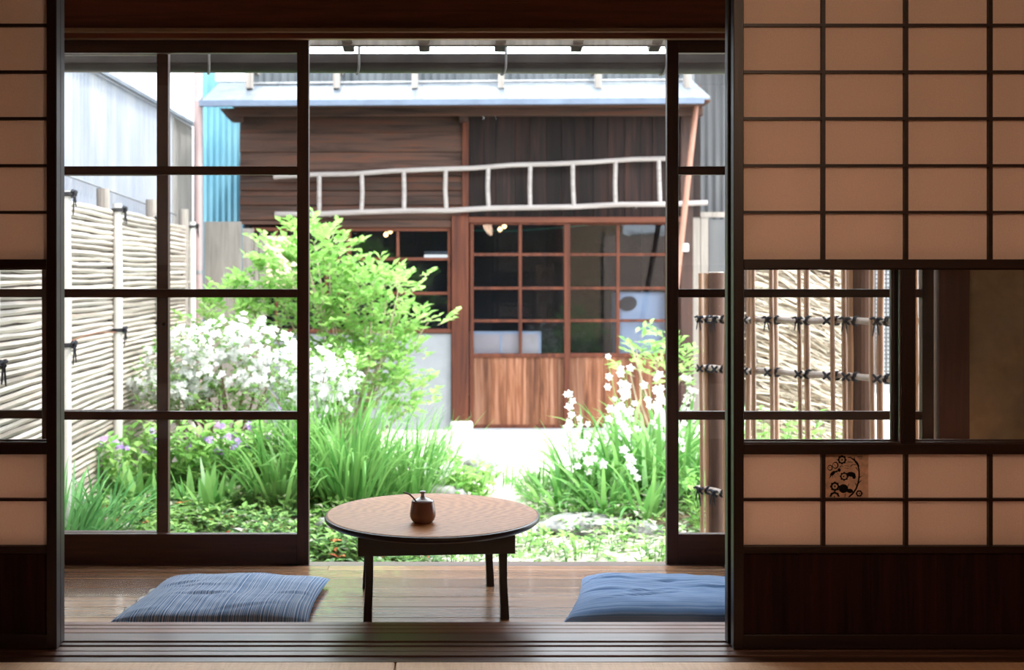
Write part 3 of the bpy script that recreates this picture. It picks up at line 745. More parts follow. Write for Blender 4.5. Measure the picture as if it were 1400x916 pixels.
# left window
win = thing('x', (0, 0, 0), None, None); win.name = 'window_frame'; win.parent = hs
win.location = Vector((fx(500), FY, fz(450))) - hs.location
b = MB()
b.box(fx(345), fx(616), FY - .02, FY + .05, fz(316), fz(311)); b.box(fx(345), fx(617), FY - .05, FY + .05, fz(455), fz(449.5))
for x, w in ((345, 4), (414, 4), (477, 6), (614, 4)): b.box(fx(x - w / 2), fx(x + w / 2), FY - .015, FY + .045, fz(450), fz(313))
for y in (354, 401): b.box(fx(347), fx(612), FY - .01, FY + .02, fz(y + 2), fz(y - 2))
for x in (544, 378, 446): b.box(fx(x - 2), fx(x + 2), FY - .01, FY + .02, fz(450), fz(316))
b.build('sash', M['red_wood'], win, bevel=.002)
MB().box(fx(346), fx(614), FY + .004, FY + .007, fz(450), fz(313)).build('glass_pane', M['far_glass'], win)
bb = MB().box(fx(360), fx(412), FY - .03, FY - .02, fz(395), fz(323)); bb.build('beige_board', M['beige_board'], hs)
# block wall under the window
b = MB(); r = 0; y = 456.0
while y < 640:
    x = 345 - (r % 2) * 29
    while x < 616:
        b.box(max(fx(345), fx(x) + .001), min(fx(616.5), fx(x + 58) - .001), FY - .03, FY + .09, max(GZ - .05, fz(min(y + 29, 640)) + .001), fz(y) - .001); x += 58
    y += 29; r += 1
b.box(fx(345), fx(616.5), FY - .026, FY + .08, GZ - .05, fz(456)); b.build('block_wall', M['block'], hs)
# sliding doors
for n_, (xa, xb, off, xm) in enumerate(((642.5, 779, -.02, 711), (773, 929, .02, 845))):
    r_ = thing('y', (0, 0, 0), None, None); r_.name = 'sliding_door' + ('' if n_ == 0 else '.001'); r_.parent = hs
    r_.location = Vector((fx((xa + xb) / 2), FY + off, fz(583))) - hs.location
    y0, y1 = FY + off - .016, FY + off + .016
    b = MB(); sw = 5
    b.box(fx(xa), fx(xa + sw), y0, y1, fz(585), fz(304.5)); b.box(fx(xb - sw - (3 if n_ == 0 else 14)), fx(xb), y0, y1, fz(585), fz(304.5))
    A, B_ = fx(xa + sw), fx(xb - sw - 2)
    b.box(A, B_, y0, y1, fz(307.5), fz(304.5)); b.box(A, B_, y0, y1, fz(488.5), fz(483)); b.box(A, B_, y0, y1, fz(585), fz(580))
    for y in (348, 394, 438.5): b.box(A, B_, y0 + .006, y1 - .006, fz(y + 2), fz(y - 2))
    b.box(fx(xm - 2.2), fx(xm + 2.2), y0 + .004, y1 - .004, fz(483), fz(307))
    b.build('door_frame', M['red_wood_z'], r_, bevel=.002)
    MB().box(A, B_, FY + off - .002, FY + off + .001, fz(483), fz(307)).build('glass_pane', M['far_glass'], r_)
    b = MB(); x = xa + sw; k = 0
    while x < xb - sw - 1:
        w = [24, 21, 27, 19, 23][(k + n_) % 5]; b.box(fx(x) + .0006, fx(min(x + w, xb - sw)) - .0006, y0 + .008 + .004 * (k % 2), y1 - .004, fz(580), fz(488.5)); x += w; k += 1
    b.build('door_boards', M['door_board'], r_, bevel=.0015)
MB().box(fx(929), fx(946), FY - .06, FY + .08, GZ - .02, fz(160)).build('end_post', M['old_wood_z'], hs, bevel=.004)
MB().box(fx(641), fx(929), FY - .08, FY + .10, GZ - .05, fz(585)).build('door_sill', M['block'], hs, bevel=.01)
# dark room behind
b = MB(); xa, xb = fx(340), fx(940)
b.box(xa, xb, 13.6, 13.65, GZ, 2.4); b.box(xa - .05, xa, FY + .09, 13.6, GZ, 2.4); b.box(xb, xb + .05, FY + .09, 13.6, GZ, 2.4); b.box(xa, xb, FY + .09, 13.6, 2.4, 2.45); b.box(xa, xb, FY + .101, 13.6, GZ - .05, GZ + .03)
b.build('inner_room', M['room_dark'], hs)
# things seen through its glass; glowing balls stand for reflections of the room lamp
for nm, x, y, lb in (('lamp_glint', 686, 312, 'room lamp reflections built as glowing balls behind the top pane of the sliding door'), ('lamp_glint.001', 530, 319, 'room lamp reflections built as glowing balls behind the upper pane of the side window')):
    D = 12.4; t = thing(nm, P(x, y, D), lb, 'lamp', 'reflections of the room lamp built as glowing balls')
    b = MB(); b.tube([P(x, y - 4, D), Vector((PX(x, D), D, 2.4))], .005, 6); b.build('cord', M['ink'], t)
    for ddx, ddy in ((-2.5, 2), (3.5, -2.5)):
        b = MB(); c = P(x + ddx, y + ddy, D); b.lathe([(.0, -.022), (.012, -.019), (.021, -.008), (.022, .004), (.014, .018), (.006, .028), (.0, .03)], c, 16); b.build('glint', M['glint'], t, smooth=True)
t = thing('ceiling_light', P(596, 349, 12.2), 'pale tube light seen behind the side window of the brown house', 'lamp')
MB().box(PX(580, 12.2), PX(613, 12.2), 12.15, 12.25, PZ(346, 12.2), PZ(344, 12.2)).build('housing', M['white_wall'], t); MB().tube([P(580, 350, 12.2), P(613, 350, 12.2)], .016, 10).build('tube', M['tube'], t)
MB().tube([P(590, 344, 12.2), Vector((PX(590, 12.2), 12.2, 2.4))], .004, 6).build('cord', M['ink'], t)
t = thing('framed_panel', P(690, 484, 11.04), 'low pale framed wooden panel leaning behind the lower door panes', 'panel')
D = 11.04; b = MB()
for x0_, x1_, y0_, y1_ in ((642, 739, 453, 456.5), (642, 739, 487, 491), (642, 645, 453, 491), (683, 686, 453, 491), (736, 739.5, 453, 491)): b.box(PX(x0_, D), PX(x1_, D), D - .012, D + .012, PZ(y1_, D), PZ(y0_, D))
b.box(PX(642, D), PX(645, D), D - .015, D + .015, GZ + .03, PZ(491, D)).box(PX(736, D), PX(739.5, D), D - .015, D + .015, GZ + .03, PZ(491, D))
b.build('frame', M['white_wall'], t, bevel=.002); MB().box(PX(644, D), PX(738, D), D - .004, D + .004, PZ(489, D), PZ(455, D)).build('board', M['beige_board'], t)
D = 11.12; t = thing('cabinet', (PX(880, D), D + .2, GZ + .03), 'pale blue grey cabinet with a dark oval opening behind the door glass', 'cabinet')
MB().box(PX(846, D), PX(915, D), D, D + .5, GZ + .03, PZ(400, D)).build('body', M['appliance'], t, bevel=.03)
b = MB(); n = 24
for Y in (D - .02, D + .01):
    for k in range(n):
        a = 2 * math.pi * k / n; b.v.append((PX(858, D) + .085 * math.cos(a) + .012 * math.sin(a), Y, PZ(415, D) + .07 * math.sin(a)))
b.face(tuple(range(n))); b.face(tuple(reversed(range(n, 2 * n))))
for k in range(n): b.face((k, k + n, (k + 1) % n + n, (k + 1) % n))
b.build('oval_opening', M['dark_oval'], t)
D = 11.2; tag(MB().tube([P(646, 315, D), P(700, 316, D), P(770, 311, D), P(808, 307, D)], .004, 6).build('cord', M['glass_cord']), 'thin green cord strung behind the top door panes', 'cord')

# ladder
D = 10.88
ld = thing('ladder', P(660, 290, D), 'pale wooden ladder hung level on the brown house wall', 'ladder')
def wob(pts, a, s=0):
    return [p + Vector((0, a * .3 * math.sin(i * 1.7 + s), a * math.sin(i * 2.3 + s))) for i, p in enumerate(pts)]
def seg(p, q, n): return [p.lerp(q, i / n) for i in range(n + 1)]
MB().tube(wob(seg(P(374, 242, D), P(918, 216, D), 10), .006), .022, 8).build('rail', M['ladder_wood'], ld, smooth=True)
MB().tube(wob(seg(P(376, 293.5, D), P(967, 277, D), 10), .006, 2), .024, 8).build('rail', M['ladder_wood'], ld, smooth=True)
for i, x in enumerate((437, 495, 552.5, 610, 668, 725.5, 783.5, 842, 901)):
    yt = 242 - 26 * (x - 374) / 544; yb = 293.5 - 16.5 * (x - 376) / 591
    MB().tube([P(x - .5, yt, D), P(x + R.uniform(-1.5, 1.5), (yt + yb) / 2, D), P(x + R.uniform(-1, 1.5), yb, D)], .020, 8).build('rung', M['ladder_wood'], ld, smooth=True)
for x in (450, 870):  # hooks
    MB().tube([P(x, 290.5 - 16.5 * (x - 376) / 591 + 6, D), P(x, 295 - 16.5 * (x - 376) / 591 + 3, D) + Vector((0, .12, 0))], .008, 6).build('hook', M['metal_grey'], ld)

# right side: leaning pole, grey wall, boards, insulator
b = MB().tube(seg(P(952, 140, 10.6), P(916, 470, 10.2), 6), .026, 8)
tag(b.build('pole', M['pole_pink'], smooth=True, loc=P(916, 470, 10.2)), 'reddish wooden pole leaning against the eave of the brown house', 'pole')
nb = thing('grey_shed', (3.2, 11.9, GZ), 'dark grey corrugated shed beside the brown house', 'shed')
corr_wall('shed_wall', (PX(950, 11.6), 11.6), (5.2, 11.6), GZ, 3.3, M['grey_corr'], nb)
MB().box(PX(950, 11.6), 5.2, 11.62, 13, GZ, 3.2).build('shed_body', M['grey_corr'], nb)
MB().hexa([(PX(950, 11.6), 11.0, 3.1), (5.2, 11.0, 3.1), (5.2, 13.2, 3.7), (PX(950, 11.6), 13.2, 3.7), (PX(950, 11.6), 11.0, 3.14), (5.2, 11.0, 3.14), (5.2, 13.2, 3.74), (PX(950, 11.6), 13.2, 3.74)]).build('shed_roof', M['dark_corr'], nb)
D = 11.35; t = thing('board_screen', (PX(960, D), D, GZ), 'weathered grey board screen standing between brown house and grey shed', 'screen')
MB().box(PX(941, D), PX(1012, D), D - .02, D + .02, PZ(297, D), PZ(290, D)).build('top_rail', M['grey_wood'], t)
b = MB(); 
for x in (947, 958): b.box(PX(x, D), PX(x + 10, D), D - .012, D + .012, GZ, PZ(296, D))
b.build('boards', M['grey_wood'], t); MB().box(PX(969, D), PX(1010, D), D - .008, D + .012, GZ, PZ(300, D)).build('dark_board', M['grey_corr'], t)
D = 10.9; t = thing('wire_insulator', P(937, 338, D), 'small white box fixed to the end post of the brown house', 'fitting')
MB().box(PX(932, D), PX(941, D), D - .03, D + .035, PZ(344, D), PZ(333, D)).build('box', M['white_wall'], t, bevel=.01)

# left side: neighbour buildings, pipe, blue wall, boards
nbL = thing('white_warehouse', (-2.9, 8, GZ), 'white corrugated warehouse wall rising behind the bamboo fence', 'building')
corr_wall('wall', (-2.42, 10.25), (-2.42, 4.3), GZ, 2.37, M['white_corr'], nbL, zslope=2.34)
corr_wall('end_wall', (-2.42, 11.05), (-2.42, 10.27), GZ, 2.37, M['cream_corr'], nbL)
MB().hexa([(-2.36, 4.3, 2.34), (-2.36, 11.1, 2.37), (-5, 11.1, 2.9), (-5, 4.3, 2.9), (-2.36, 4.3, 2.37), (-2.36, 11.1, 2.40), (-5, 11.1, 2.93), (-5, 4.3, 2.93)]).build('roof', M['roof_metal'], nbL)
MB().tube([(-2.38, 4.3, 1.70), (-2.38, 10.25, 1.50)], .006, 6).build('wall_cable', M['metal_grey'], nbL)
w2 = thing('white_building', (-4, 13, GZ), 'bright white building beyond the warehouse roof', 'building')
corr_wall('wall', (-9, 12.6), (PX(274, 12.6), 12.6), GZ, 4.6, M['white_wall'], w2)
MB().box(-9, PX(272, 12.6), 12.62, 14, GZ, 4.5).build('body', M['white_wall'], w2)
bw = thing('blue_wall', (-2.3, 11.5, GZ), 'blue corrugated metal wall beside the brown house', 'wall')
corr_wall('sheet', (PX(276, 11.6), 11.6), (PX(334, 11.6), 11.6), GZ, 4.0, M['blue_corr'], bw, .06, .008)
MB().box(PX(276, 11.6), PX(334, 11.6), 11.615, 11.68, GZ, 3.9).build('backing', M['grey_wood'], bw)
MB().box(PX(300, 11.4), fx(345, 11.4), 11.2, 11.3, 2.83, 3.1).build('cap', M['white_wall'], bw)
pp = thing('drain_pipe', (PX(271, 10.4), 10.4, GZ), 'pale pink vertical drain pipe beside the blue wall', 'pipe')
MB().tube([(PX(271, 10.4), 10.4, GZ), (PX(271, 10.4), 10.4, 3.6)], .040, 16).build('pipe', M['pipe'], pp, smooth=True)
for y in (137, 372): MB().lathe([(.044, -.015), (.044, .015)], P(271, y, 10.4), 16).build('clamp', M['metal_grey'], pp)
D = 10.7; bp = thing('weathered_boards', (PX(310, D), D, GZ), 'grey weathered board partition below the blue wall', 'partition')
b = MB()
for x0_, x1_, yt, dy in ((279, 330, 303, 0), (330.5, 346, 312, .03), (346.5, 352, 326, .05), (353, 362, 318, .06)): b.box(PX(x0_, D), PX(x1_, D), D + dy, D + dy + .02, GZ - .02, PZ(yt, D))
b.build('boards', M['grey_wood'], bp, bevel=.003); MB().box(PX(279, D), PX(360, D), D + .085, D + .11, PZ(380, D), PZ(374, D)).build('batten', M['old_wood'], bp)

# ------------------------------------------------------------------ rope ties
def bow(b, c, along, out, s=1.0, tails=2):
    """rope wraps + a bow; ALONG is the direction of the rail, OUT faces the viewer"""
    a = Vector(along).normalized(); o = Vector(out).normalized(); up = Vector((0, 0, 1))
    for sg in (-1, 1):
        pts = [c + o * .012 * s + a * sg * s * (.045 * t / 4) + up * s * (.006 * t + .010 * math.sin(t * 1.3)) for t in range(5)]
        b.tube(pts, [.007 * s, .008 * s, .007 * s, .005 * s, .002 * s], 6)
    b.tube([c + o * .004 * s - a * .008 * s, c + o * .018 * s, c + o * .004 * s + a * .008 * s], .008 * s, 6)
    for k in range(tails):
        sg = -1 if k % 2 else 1; l = R.uniform(.05, .09) * s
        pts = [c + o * .014 * s + a * sg * s * (.006 + .014 * t / 4) - up * (l * t / 4) for t in range(5)]
        b.tube(pts, [.004 * s] * 4 + [.0025 * s], 5)
def wrap(b, c, d, r, n=3, rr=.0035):
    d = Vector(d).normalized(); u = d.cross(Vector((0, 0, 1))); u = u.normalized() if u.length > .01 else Vector((1, 0, 0)); w = d.cross(u)
    pts = [c + (u * math.cos(t * math.pi / 4) + w * math.sin(t * math.pi / 4)) * (r + rr) + d * (t / (8 * n) - .5) * rr * 2.2 * n for t in range(8 * n + 1)]
    b.tube(pts, rr, 5)

# ------------------------------------------------------------------ left bamboo fence
def fX(Y): return -1.93 - .036 * (Y - 5.9)
bf = thing('bamboo_fence', (-1.97, 7, GZ), 'long pale bamboo fence of horizontal canes tied with black rope', 'fence')
posts = [4.35, 4.86, 5.90, 6.97, 8.16, 9.40]
edges = [4.2] + posts[1:-1] + [9.46]
for i in range(len(edges) - 1):
    b = MB(); z = GZ + .03; k = 0
    while z < 1.375:
        pts = []; rr_ = []
        n = 9; r0 = R.uniform(.0125, .0175); ph = R.uniform(0, 6)
        for j in range(n + 1):
            Y = edges[i] + (edges[i + 1] - edges[i]) * j / n
            pts.append(Vector((fX(Y) - .03 + R.uniform(-.003, .003), Y, z + .0028 * math.sin(j * .7 + ph) + R.uniform(-.0012, .0012)))); rr_.append(r0 * (1 + R.uniform(-.12, .12)))
        b.tube(pts, rr_, 6); z += r0 * 2 + .002; k += 1
    b.build('cane_panel', M['bamboo_white'], bf, smooth=True)
    ya, yb = edges[i] + .01, edges[i + 1] - .01
    MB().hexa([(fX(ya) - .056, ya, GZ), (fX(ya) - .050, ya, GZ), (fX(yb) - .050, yb, GZ), (fX(yb) - .056, yb, GZ), (fX(ya) - .056, ya, 1.34), (fX(ya) - .050, ya, 1.34), (fX(yb) - .050, yb, 1.34), (fX(yb) - .056, yb, 1.34)]).build('backing_board', M['grey_wood'], bf)
for Y in posts[1:]:
    pts = [(fX(Y) + .003, Y, GZ - .02)] + [(fX(Y) + .003 + R.uniform(-.003, .003), Y, GZ + 1.86 * t / 8) for t in range(1, 9)]
    MB().tube(pts, [.030, .029, .030, .029, .030, .029, .029, .028, .028], 12).build('post', M['bamboo_post'], bf, smooth=True)
for Y, z in ((4.86, 1.35), (5.90, 1.38), (6.97, 1.36), (8.16, 1.37), (9.40, 1.36), (4.86, .60), (5.90, .62), (6.97, .645), (8.16, .64)):
    b = MB(); bow(b, Vector((fX(Y) + .035, Y, z)), (0, 1, 0), (1, -.2, 0), 1.15); wrap(b, Vector((fX(Y) + .003, Y, z)), (0, 0, 1), .030, 2, .005)
    o = b.build('rope_tie', M['black_rope'], bf, smooth=True)
MB().tube([(fX(Y) + .006, Y, .635 + .02 * math.sin((Y - 5.9) * 3)) for Y in (5.93, 6.2, 6.5, 6.75, 6.93)], .004, 5).build('string', plain('rust_string', (.16, .08, .05), .8, .1), bf)
for x, yt in ((141, 258), (207, 273), (251, 286)):
    D = (fX(7) - .12) * -F / (612 - x); X = PX(x, D)
    MB().tube([(X, D, GZ), (X, D, PZ(yt, D))], .040, 12).build('rear_post', M['grey_wood'], bf)

# ------------------------------------------------------------------ right sleeve fence
A_, B2 = Vector((1.185, 5.30)), Vector((1.675, 4.48))
dirf = (B2 - A_).normalized(); nf = Vector((dirf.y, -dirf.x));  # normal
if nf.y > 0: nf = -nf
def onf(x, off=0.0):
    # point of the fence line seen at bearing x
    k = (x - VX) / F
    A2 = A_ + nf * off; t = (k * A2.y - A2.x) / (dirf.x - k * dirf.y)
    return A2 + dirf * t
sf = thing('sleeve_fence', (1.4, 4.9, GZ), 'open bamboo lattice fence tied with black rope beside the glass doors', 'fence')
def vtube(b, p, z0, z1, r, n=10, nodes=True):
    pts = []; rr_ = []; m = 14; s = R.uniform(0, 9)
    for j in range(m + 1):
        t = j / m; pts.append((p.x + .004 * math.sin(s + t * 5), p.y + .004 * math.cos(s * 2 + t * 4), z0 + (z1 - z0) * t))
        rr_.append(r * (1.10 if j % 4 == 2 else .97))
    b.tube(pts, rr_, n)
ZT = CAMZ + .02
cane_top = .985
for x, r, side in ((959, .010, 1), (967, .0125, -1), (992, .009, 1), (1006, .012, -1), (1024, .0125, -1), (1030, .010, 1), (1055, .010, 1), (1061, .0125, -1), (1093.5, .009, 1), (1104, .0125, -1), (1139, .0095, 1), (1154.5, .0105, 1), (1162, .013, -1), (1193, .010, 1), (1205, .0135, -1), (1240, .0125, -1), (1252, .01, 1), (1290, .012, -1)):
    p = onf(x, side * .024); b = MB(); vtube(b, p, GZ - .03, cane_top if x < 995 else 1.12 + R.uniform(-.02, .02), r)
    b.build('bamboo_cane', M['bamboo_tan'], sf, smooth=True)
for x, r, ht in ((979, .036, .988), (1176, .055, 1.16)):
    p = onf(x, -.055 if x < 1000 else -.078); b = MB(); b.lathe([(r * 1.02, GZ - .05), (r, 0), (r * .98, ht - .004), (r * .94, ht)], (p.x, p.y, 0), 24)
    o = b.build('post', M['bark_post'], sf, smooth=False)
    MB().lathe([(r * .93, ht - .001), (r * .9, ht + .003)], (p.x, p.y, 0), 24).build('post_top', M['cut_wood'], sf)
e0, e1 = onf(953), onf(1330)
for z, dz in ((.775, .035), (.552, .04), (.0, .02)):
    n = 24; pts = []; rr_ = []
    for j in range(n + 1):
        q_ = e0.lerp(e1, j / n); pts.append((q_.x, q_.y, z + dz * j / n + .003 * math.sin(j))); rr_.append(.0130 * (1.12 if j % 5 == 2 else 1))
    MB().tube(pts, rr_, 12).build('rail', M['bamboo_rail'], sf, smooth=True)
L_ = (e1 - e0).length
for x in (965, 985, 1026, 1058, 1100, 1139, 1165, 1208):
    p = onf(x); t = (p - e0).length / L_
    for z0_, dz in ((.775, .035), (.552, .04)) + (((.0, .02),) if x < 1000 else ()):
        z = z0_ + dz * t; b = MB(); c = Vector((p.x, p.y, z)); out = Vector((nf.x, nf.y, 0)); al = Vector((dirf.x, dirf.y, 0))
        wrap(b, c + al * .019, al, .0135, 2, .0038)
        b.tube([c + out * .036 + al * .018 + Vector((0, 0, .014)), c + out * .038, c + out * .036 - al * .018 - Vector((0, 0, .014))], .005, 6)
        b.tube([c + out * .036 - al * .018 + Vector((0, 0, .014)), c + out * .040, c + out * .036 + al * .018 - Vector((0, 0, .014))], .005, 6)
        if z0_ > .6 and x in (965, 985, 1058, 1100, 1165, 1208): bow(b, c + out * .034, al, out, .72)
        elif z0_ == 0.0: bow(b, c + out * .036, al, out, .8, 3)
        b.build('rope_tie', M['black_rope'], sf, smooth=True)

# straw screen + lattice + white wall behind it
st = thing('straw_screen', (2.45, 7.55, GZ), 'rough straw thatch screen standing behind the open bamboo fence', 'screen')
b = MB(); rs = random.Random(5)
for i in range(4200):
    x = rs.uniform(1.99, 3.05); z = rs.uniform(GZ + .05, 1.45); y = 7.55 - rs.uniform(0, .07)
    ang = -.30 - .25 * (x - 1.9) + rs.uniform(-.30, .30); L = rs.uniform(.12, .34); w = rs.uniform(.004, .010)
    d = Vector((math.cos(ang), rs.uniform(-.12, .12), math.sin(ang)))
    b.bar(Vector((x, y, z)) - d * L / 2, Vector((x, y, z)) + d * L / 2, w, w, (0, 1, 0))
b.build('straw', M['straw'], st)['kind'] = 'stuff'
b = MB().box(1.93, 3.05, 7.56, 7.60, GZ, 1.45); b.build('backing', M['beige_board'], st)
b = MB()
for X in (1.93, 3.03): b.tube([(X, 7.5, GZ - .05), (X, 7.5, 1.5)], .03, 10)
b.build('frame', M['bark_post'], st, smooth=True)
lt = thing('lattice_screen', (2.58, 6.7, GZ), 'grey square mesh lattice panel in front of the straw screen', 'screen')
D = 6.7; x0_, x1_ = PX(1186, D), PX(1262, D); b = MB(); X = x0_
while X < x1_: b.box(X, X + .007, D, D + .006, .35, 1.5); X += .021
z = .35
while z < 1.5: b.box(x0_, x1_, D - .006, D - .0002, z, z + .007); z += .024
b.build('mesh', M['grey_corr'], lt)
MB().box(x0_, x0_ + .02, D - .01, D + .02, GZ, 1.5).box(x1_ - .02, x1_, D - .01, D + .02, GZ, 1.5).build('frame', M['grey_wood'], lt)
MB().box(x0_ + .02, x1_ - .02, D - .004, D + .006, GZ + .05, .30).box(x0_ + .02, x1_ - .02, D + .1, D + .11, GZ, 1.5).build('white_panel', M['white_wall'], lt)
bpy.data.objects['straw_screen'].location.y += 0

# ------------------------------------------------------------------ stones
def stone(name, x, y, D, rx, ry, rz, seed, label):
    bm_n = 28; b = MB(); gx, gy_ = PX(x, D), D; g0 = mound(gx, gy_)
    for j in range(1, bm_n):
        th = math.pi * j / bm_n
        for k in range(36):
            a = 2 * math.pi * k / 36; d = Vector((math.sin(th) * math.cos(a), math.sin(th) * math.sin(a), math.cos(th)))
            s = 1 + .28 * noise.noise(d * 1.4 + Vector((seed, 0, 0))) + .10 * noise.noise(d * 4 + Vector((seed, 0, 0)))
            # facets
            b.v.append((gx + d.x * rx * s, gy_ + d.y * ry * s, g0 + rz * .35 + d.z * rz * s))
    nr = bm_n - 1
    for j in range(nr - 1):
        for k in range(36): b.face((j * 36 + k, (j + 1) * 36 + k, (j + 1) * 36 + (k + 1) % 36, j * 36 + (k + 1) % 36))
    b.face(tuple(range(36))); b.face(tuple(reversed(range((nr - 1) * 36, nr * 36))))
    tag(b.build(name, M['stone'], smooth=True, loc=(gx, gy_, g0)), label, 'stone')
stone('garden_stone', 655, 0, 8.35, .13, .12, .12, 1, 'grey garden stone on the pale path between the grass clumps')
stone('garden_stone.001', 600, 0, 7.0, .17, .12, .13, 2, 'rounded grey stone just behind the round table top')
stone('garden_stone.002', 466, 0, 5.95, .15, .10, .12, 3, 'mossy grey stone below the edge of the table top')
stone('garden_stone.003', 800, 0, 6.45, .26, .16, .055, 4, 'broad low pale stone in front of the white flower clump')
stone('garden_stone.004', 880, 0, 6.25, .10, .09, .05, 6, 'small low stone near the foot of the right glass door')

# ------------------------------------------------------------------ plants
def rvec(r_=1.0): 
    while True:
        v = Vector((R.uniform(-1, 1), R.uniform(-1, 1), R.uniform(-1, 1)))
        if v.length < 1: return v * r_
def shrub(name, base, clusters, D, mat, label, cat, n_per, L, W, group=None, bark='branch', sprays=True, dd=.35, flowers=None):
    """clusters: (px, py, rx px, ry px) at about distance D"""
    t = thing(name, base, label, cat, group); k = D / F
    leaves = MB(); br = MB(); bv = Vector(base); fl = MB()
    for cx, cy, rx, ry in clusters:
        Dc = D + R.uniform(-dd, dd) * .4
        c = P(cx, cy, Dc); axx, azz = rx * k, ry * k
        mid = bv.lerp(c, .5) + Vector((R.uniform(-.08, .08), R.uniform(-.08, .08), .06))
        br.tube([bv + Vector((R.uniform(-.04, .04), R.uniform(-.03, .03), -.02)), bv.lerp(mid, .5) + rvec(.02), mid, mid.lerp(c, .6) + rvec(.02), c], [.014, .011, .008, .006, .003], 6)
        area = rx * ry; n = int(n_per * area / 1000)
        for _ in range(max(2, n // 5)):
            d = rvec(); d = d.normalized() * (d.length ** .45)
            p = c + Vector((d.x * axx, d.y * dd, d.z * azz))
            out = (Vector((d.x, d.y * .8, d.z * .5 + .35)) + rvec(.5)).normalized()
            tl = R.uniform(.05, .12) * (1.3 if sprays else .7)
            tw = [p, p + out * tl * .5 + Vector((0, 0, .004)), p + out * tl]
            br.tube(tw, [.002, .0015, .001], 4, cap=False)
            for i in range(5):
                q = p + out * tl * (i + .5) / 5
                side = out.cross(Vector((0, 0, 1))).normalized() * (1 if i % 2 else -1)
                dr_ = (out * .7 + side * R.uniform(.5, 1) + Vector((0, 0, R.uniform(-.1, .5)))).normalized()
                leaves.leaf(q, dr_, Vector((0, 0, 1)) + rvec(.5), L * R.uniform(.7, 1.25), W * R.uniform(.8, 1.2), .2, droop=R.uniform(-.1, .25))
    br.build('branches', M[bark], t, smooth=True); leaves.build('foliage', mat, t)
    return t
def flower(b, c, nrm, r, petals=5, mi=0):
    nrm = nrm.normalized(); u = nrm.cross(Vector((.3, .5, .8))).normalized(); w = nrm.cross(u); a0 = R.uniform(0, 6)
    for k in range(petals):
        a = a0 + 2 * math.pi * k / petals; d = (u * math.cos(a) + w * math.sin(a) + nrm * .25)
        b.leaf(c, d, nrm, r, r * .72, -.12, mi, droop=.15)
# the bright green tree
cl = [(430, 335, 38, 28), (395, 352, 40, 26), (450, 350, 40, 24), (372, 384, 45, 28), (425, 385, 50, 30), (475, 392, 42, 26), (510, 388, 42, 18), (548, 380, 34, 9), (530, 396, 40, 16),
      (340, 412, 48, 22), (310, 398, 24, 12), (400, 425, 55, 30), (455, 430, 52, 32), (500, 432, 48, 24), (545, 436, 44, 12), (586, 440, 24, 6), (490, 468, 55, 30), (535, 470, 40, 26),
      (440, 470, 50, 30), (510, 505, 52, 28), (470, 510, 46, 26), (555, 500, 30, 18), (540, 540, 42, 26), (500, 545, 44, 26), (570, 545, 26, 16), (300, 430, 34, 20), (360, 440, 44, 22), (270, 440, 24, 10), (412, 318, 18, 10)]
shrub('small_tree', (PX(470, 8.4), 8.4, mound(PX(470, 8.4), 8.4)), cl, 8.4, M['leaf_bright'], 'bright green leafy small tree in front of the house window', 'tree', 185, .072, .042, bark='pale_branch')
# azaleas
def azalea(name, bx, D, cl, label, nfl):
    cl = cl + [(c[0], c[1] + dy_, c[2] * .85, c[3] * .7) for c in cl if c[1] > 495 for dy_ in (22, 40)]; nb = len(cl)
    t = shrub(name, (PX(bx, D), D, mound(PX(bx, D), D)), cl, D, M['leaf_azalea'], label, 'bush', 190, .042, .021, 'white flowering azaleas by the bamboo fence', sprays=False, dd=.30)
    cl = cl[:len(cl) // 2 + 2]
    b = MB(); k = D / F; tot = sum(c[2] * c[3] for c in cl)
    for cx, cy, rx, ry in cl:
        for _ in range(int(nfl * rx * ry / tot)):
            d = rvec().normalized(); d.y = -abs(d.y); d.z = d.z * .9 + .40
            p = P(cx, cy, D) + Vector((d.x * rx * k, d.y * .33, d.z * ry * k))
            for q in range(R.choice((1, 2, 3))): flower(b, p + rvec(.03), Vector((d.x, d.y - .6, d.z + .3)) + rvec(.5), R.uniform(.017, .030))
    b.build('blossoms', M['petal'], t); return t
azalea('azalea_bush', 300, 7.5, [(300, 478, 60, 26), (360, 485, 55, 26), (250, 500, 50, 28), (215, 530, 36, 22), (300, 515, 60, 28), (370, 520, 50, 28), (330, 455, 45, 18), (270, 468, 36, 16), (240, 535, 50, 20)],
       'wide azalea bush with white blossoms seen through the left glass door', 430)
azalea('azalea_bush.001', 445, 7.1, [(445, 500, 42, 22), (440, 525, 44, 26), (470, 522, 24, 22), (425, 545, 28, 18)], 'smaller white azalea beside the edge of the open glass door', 165)
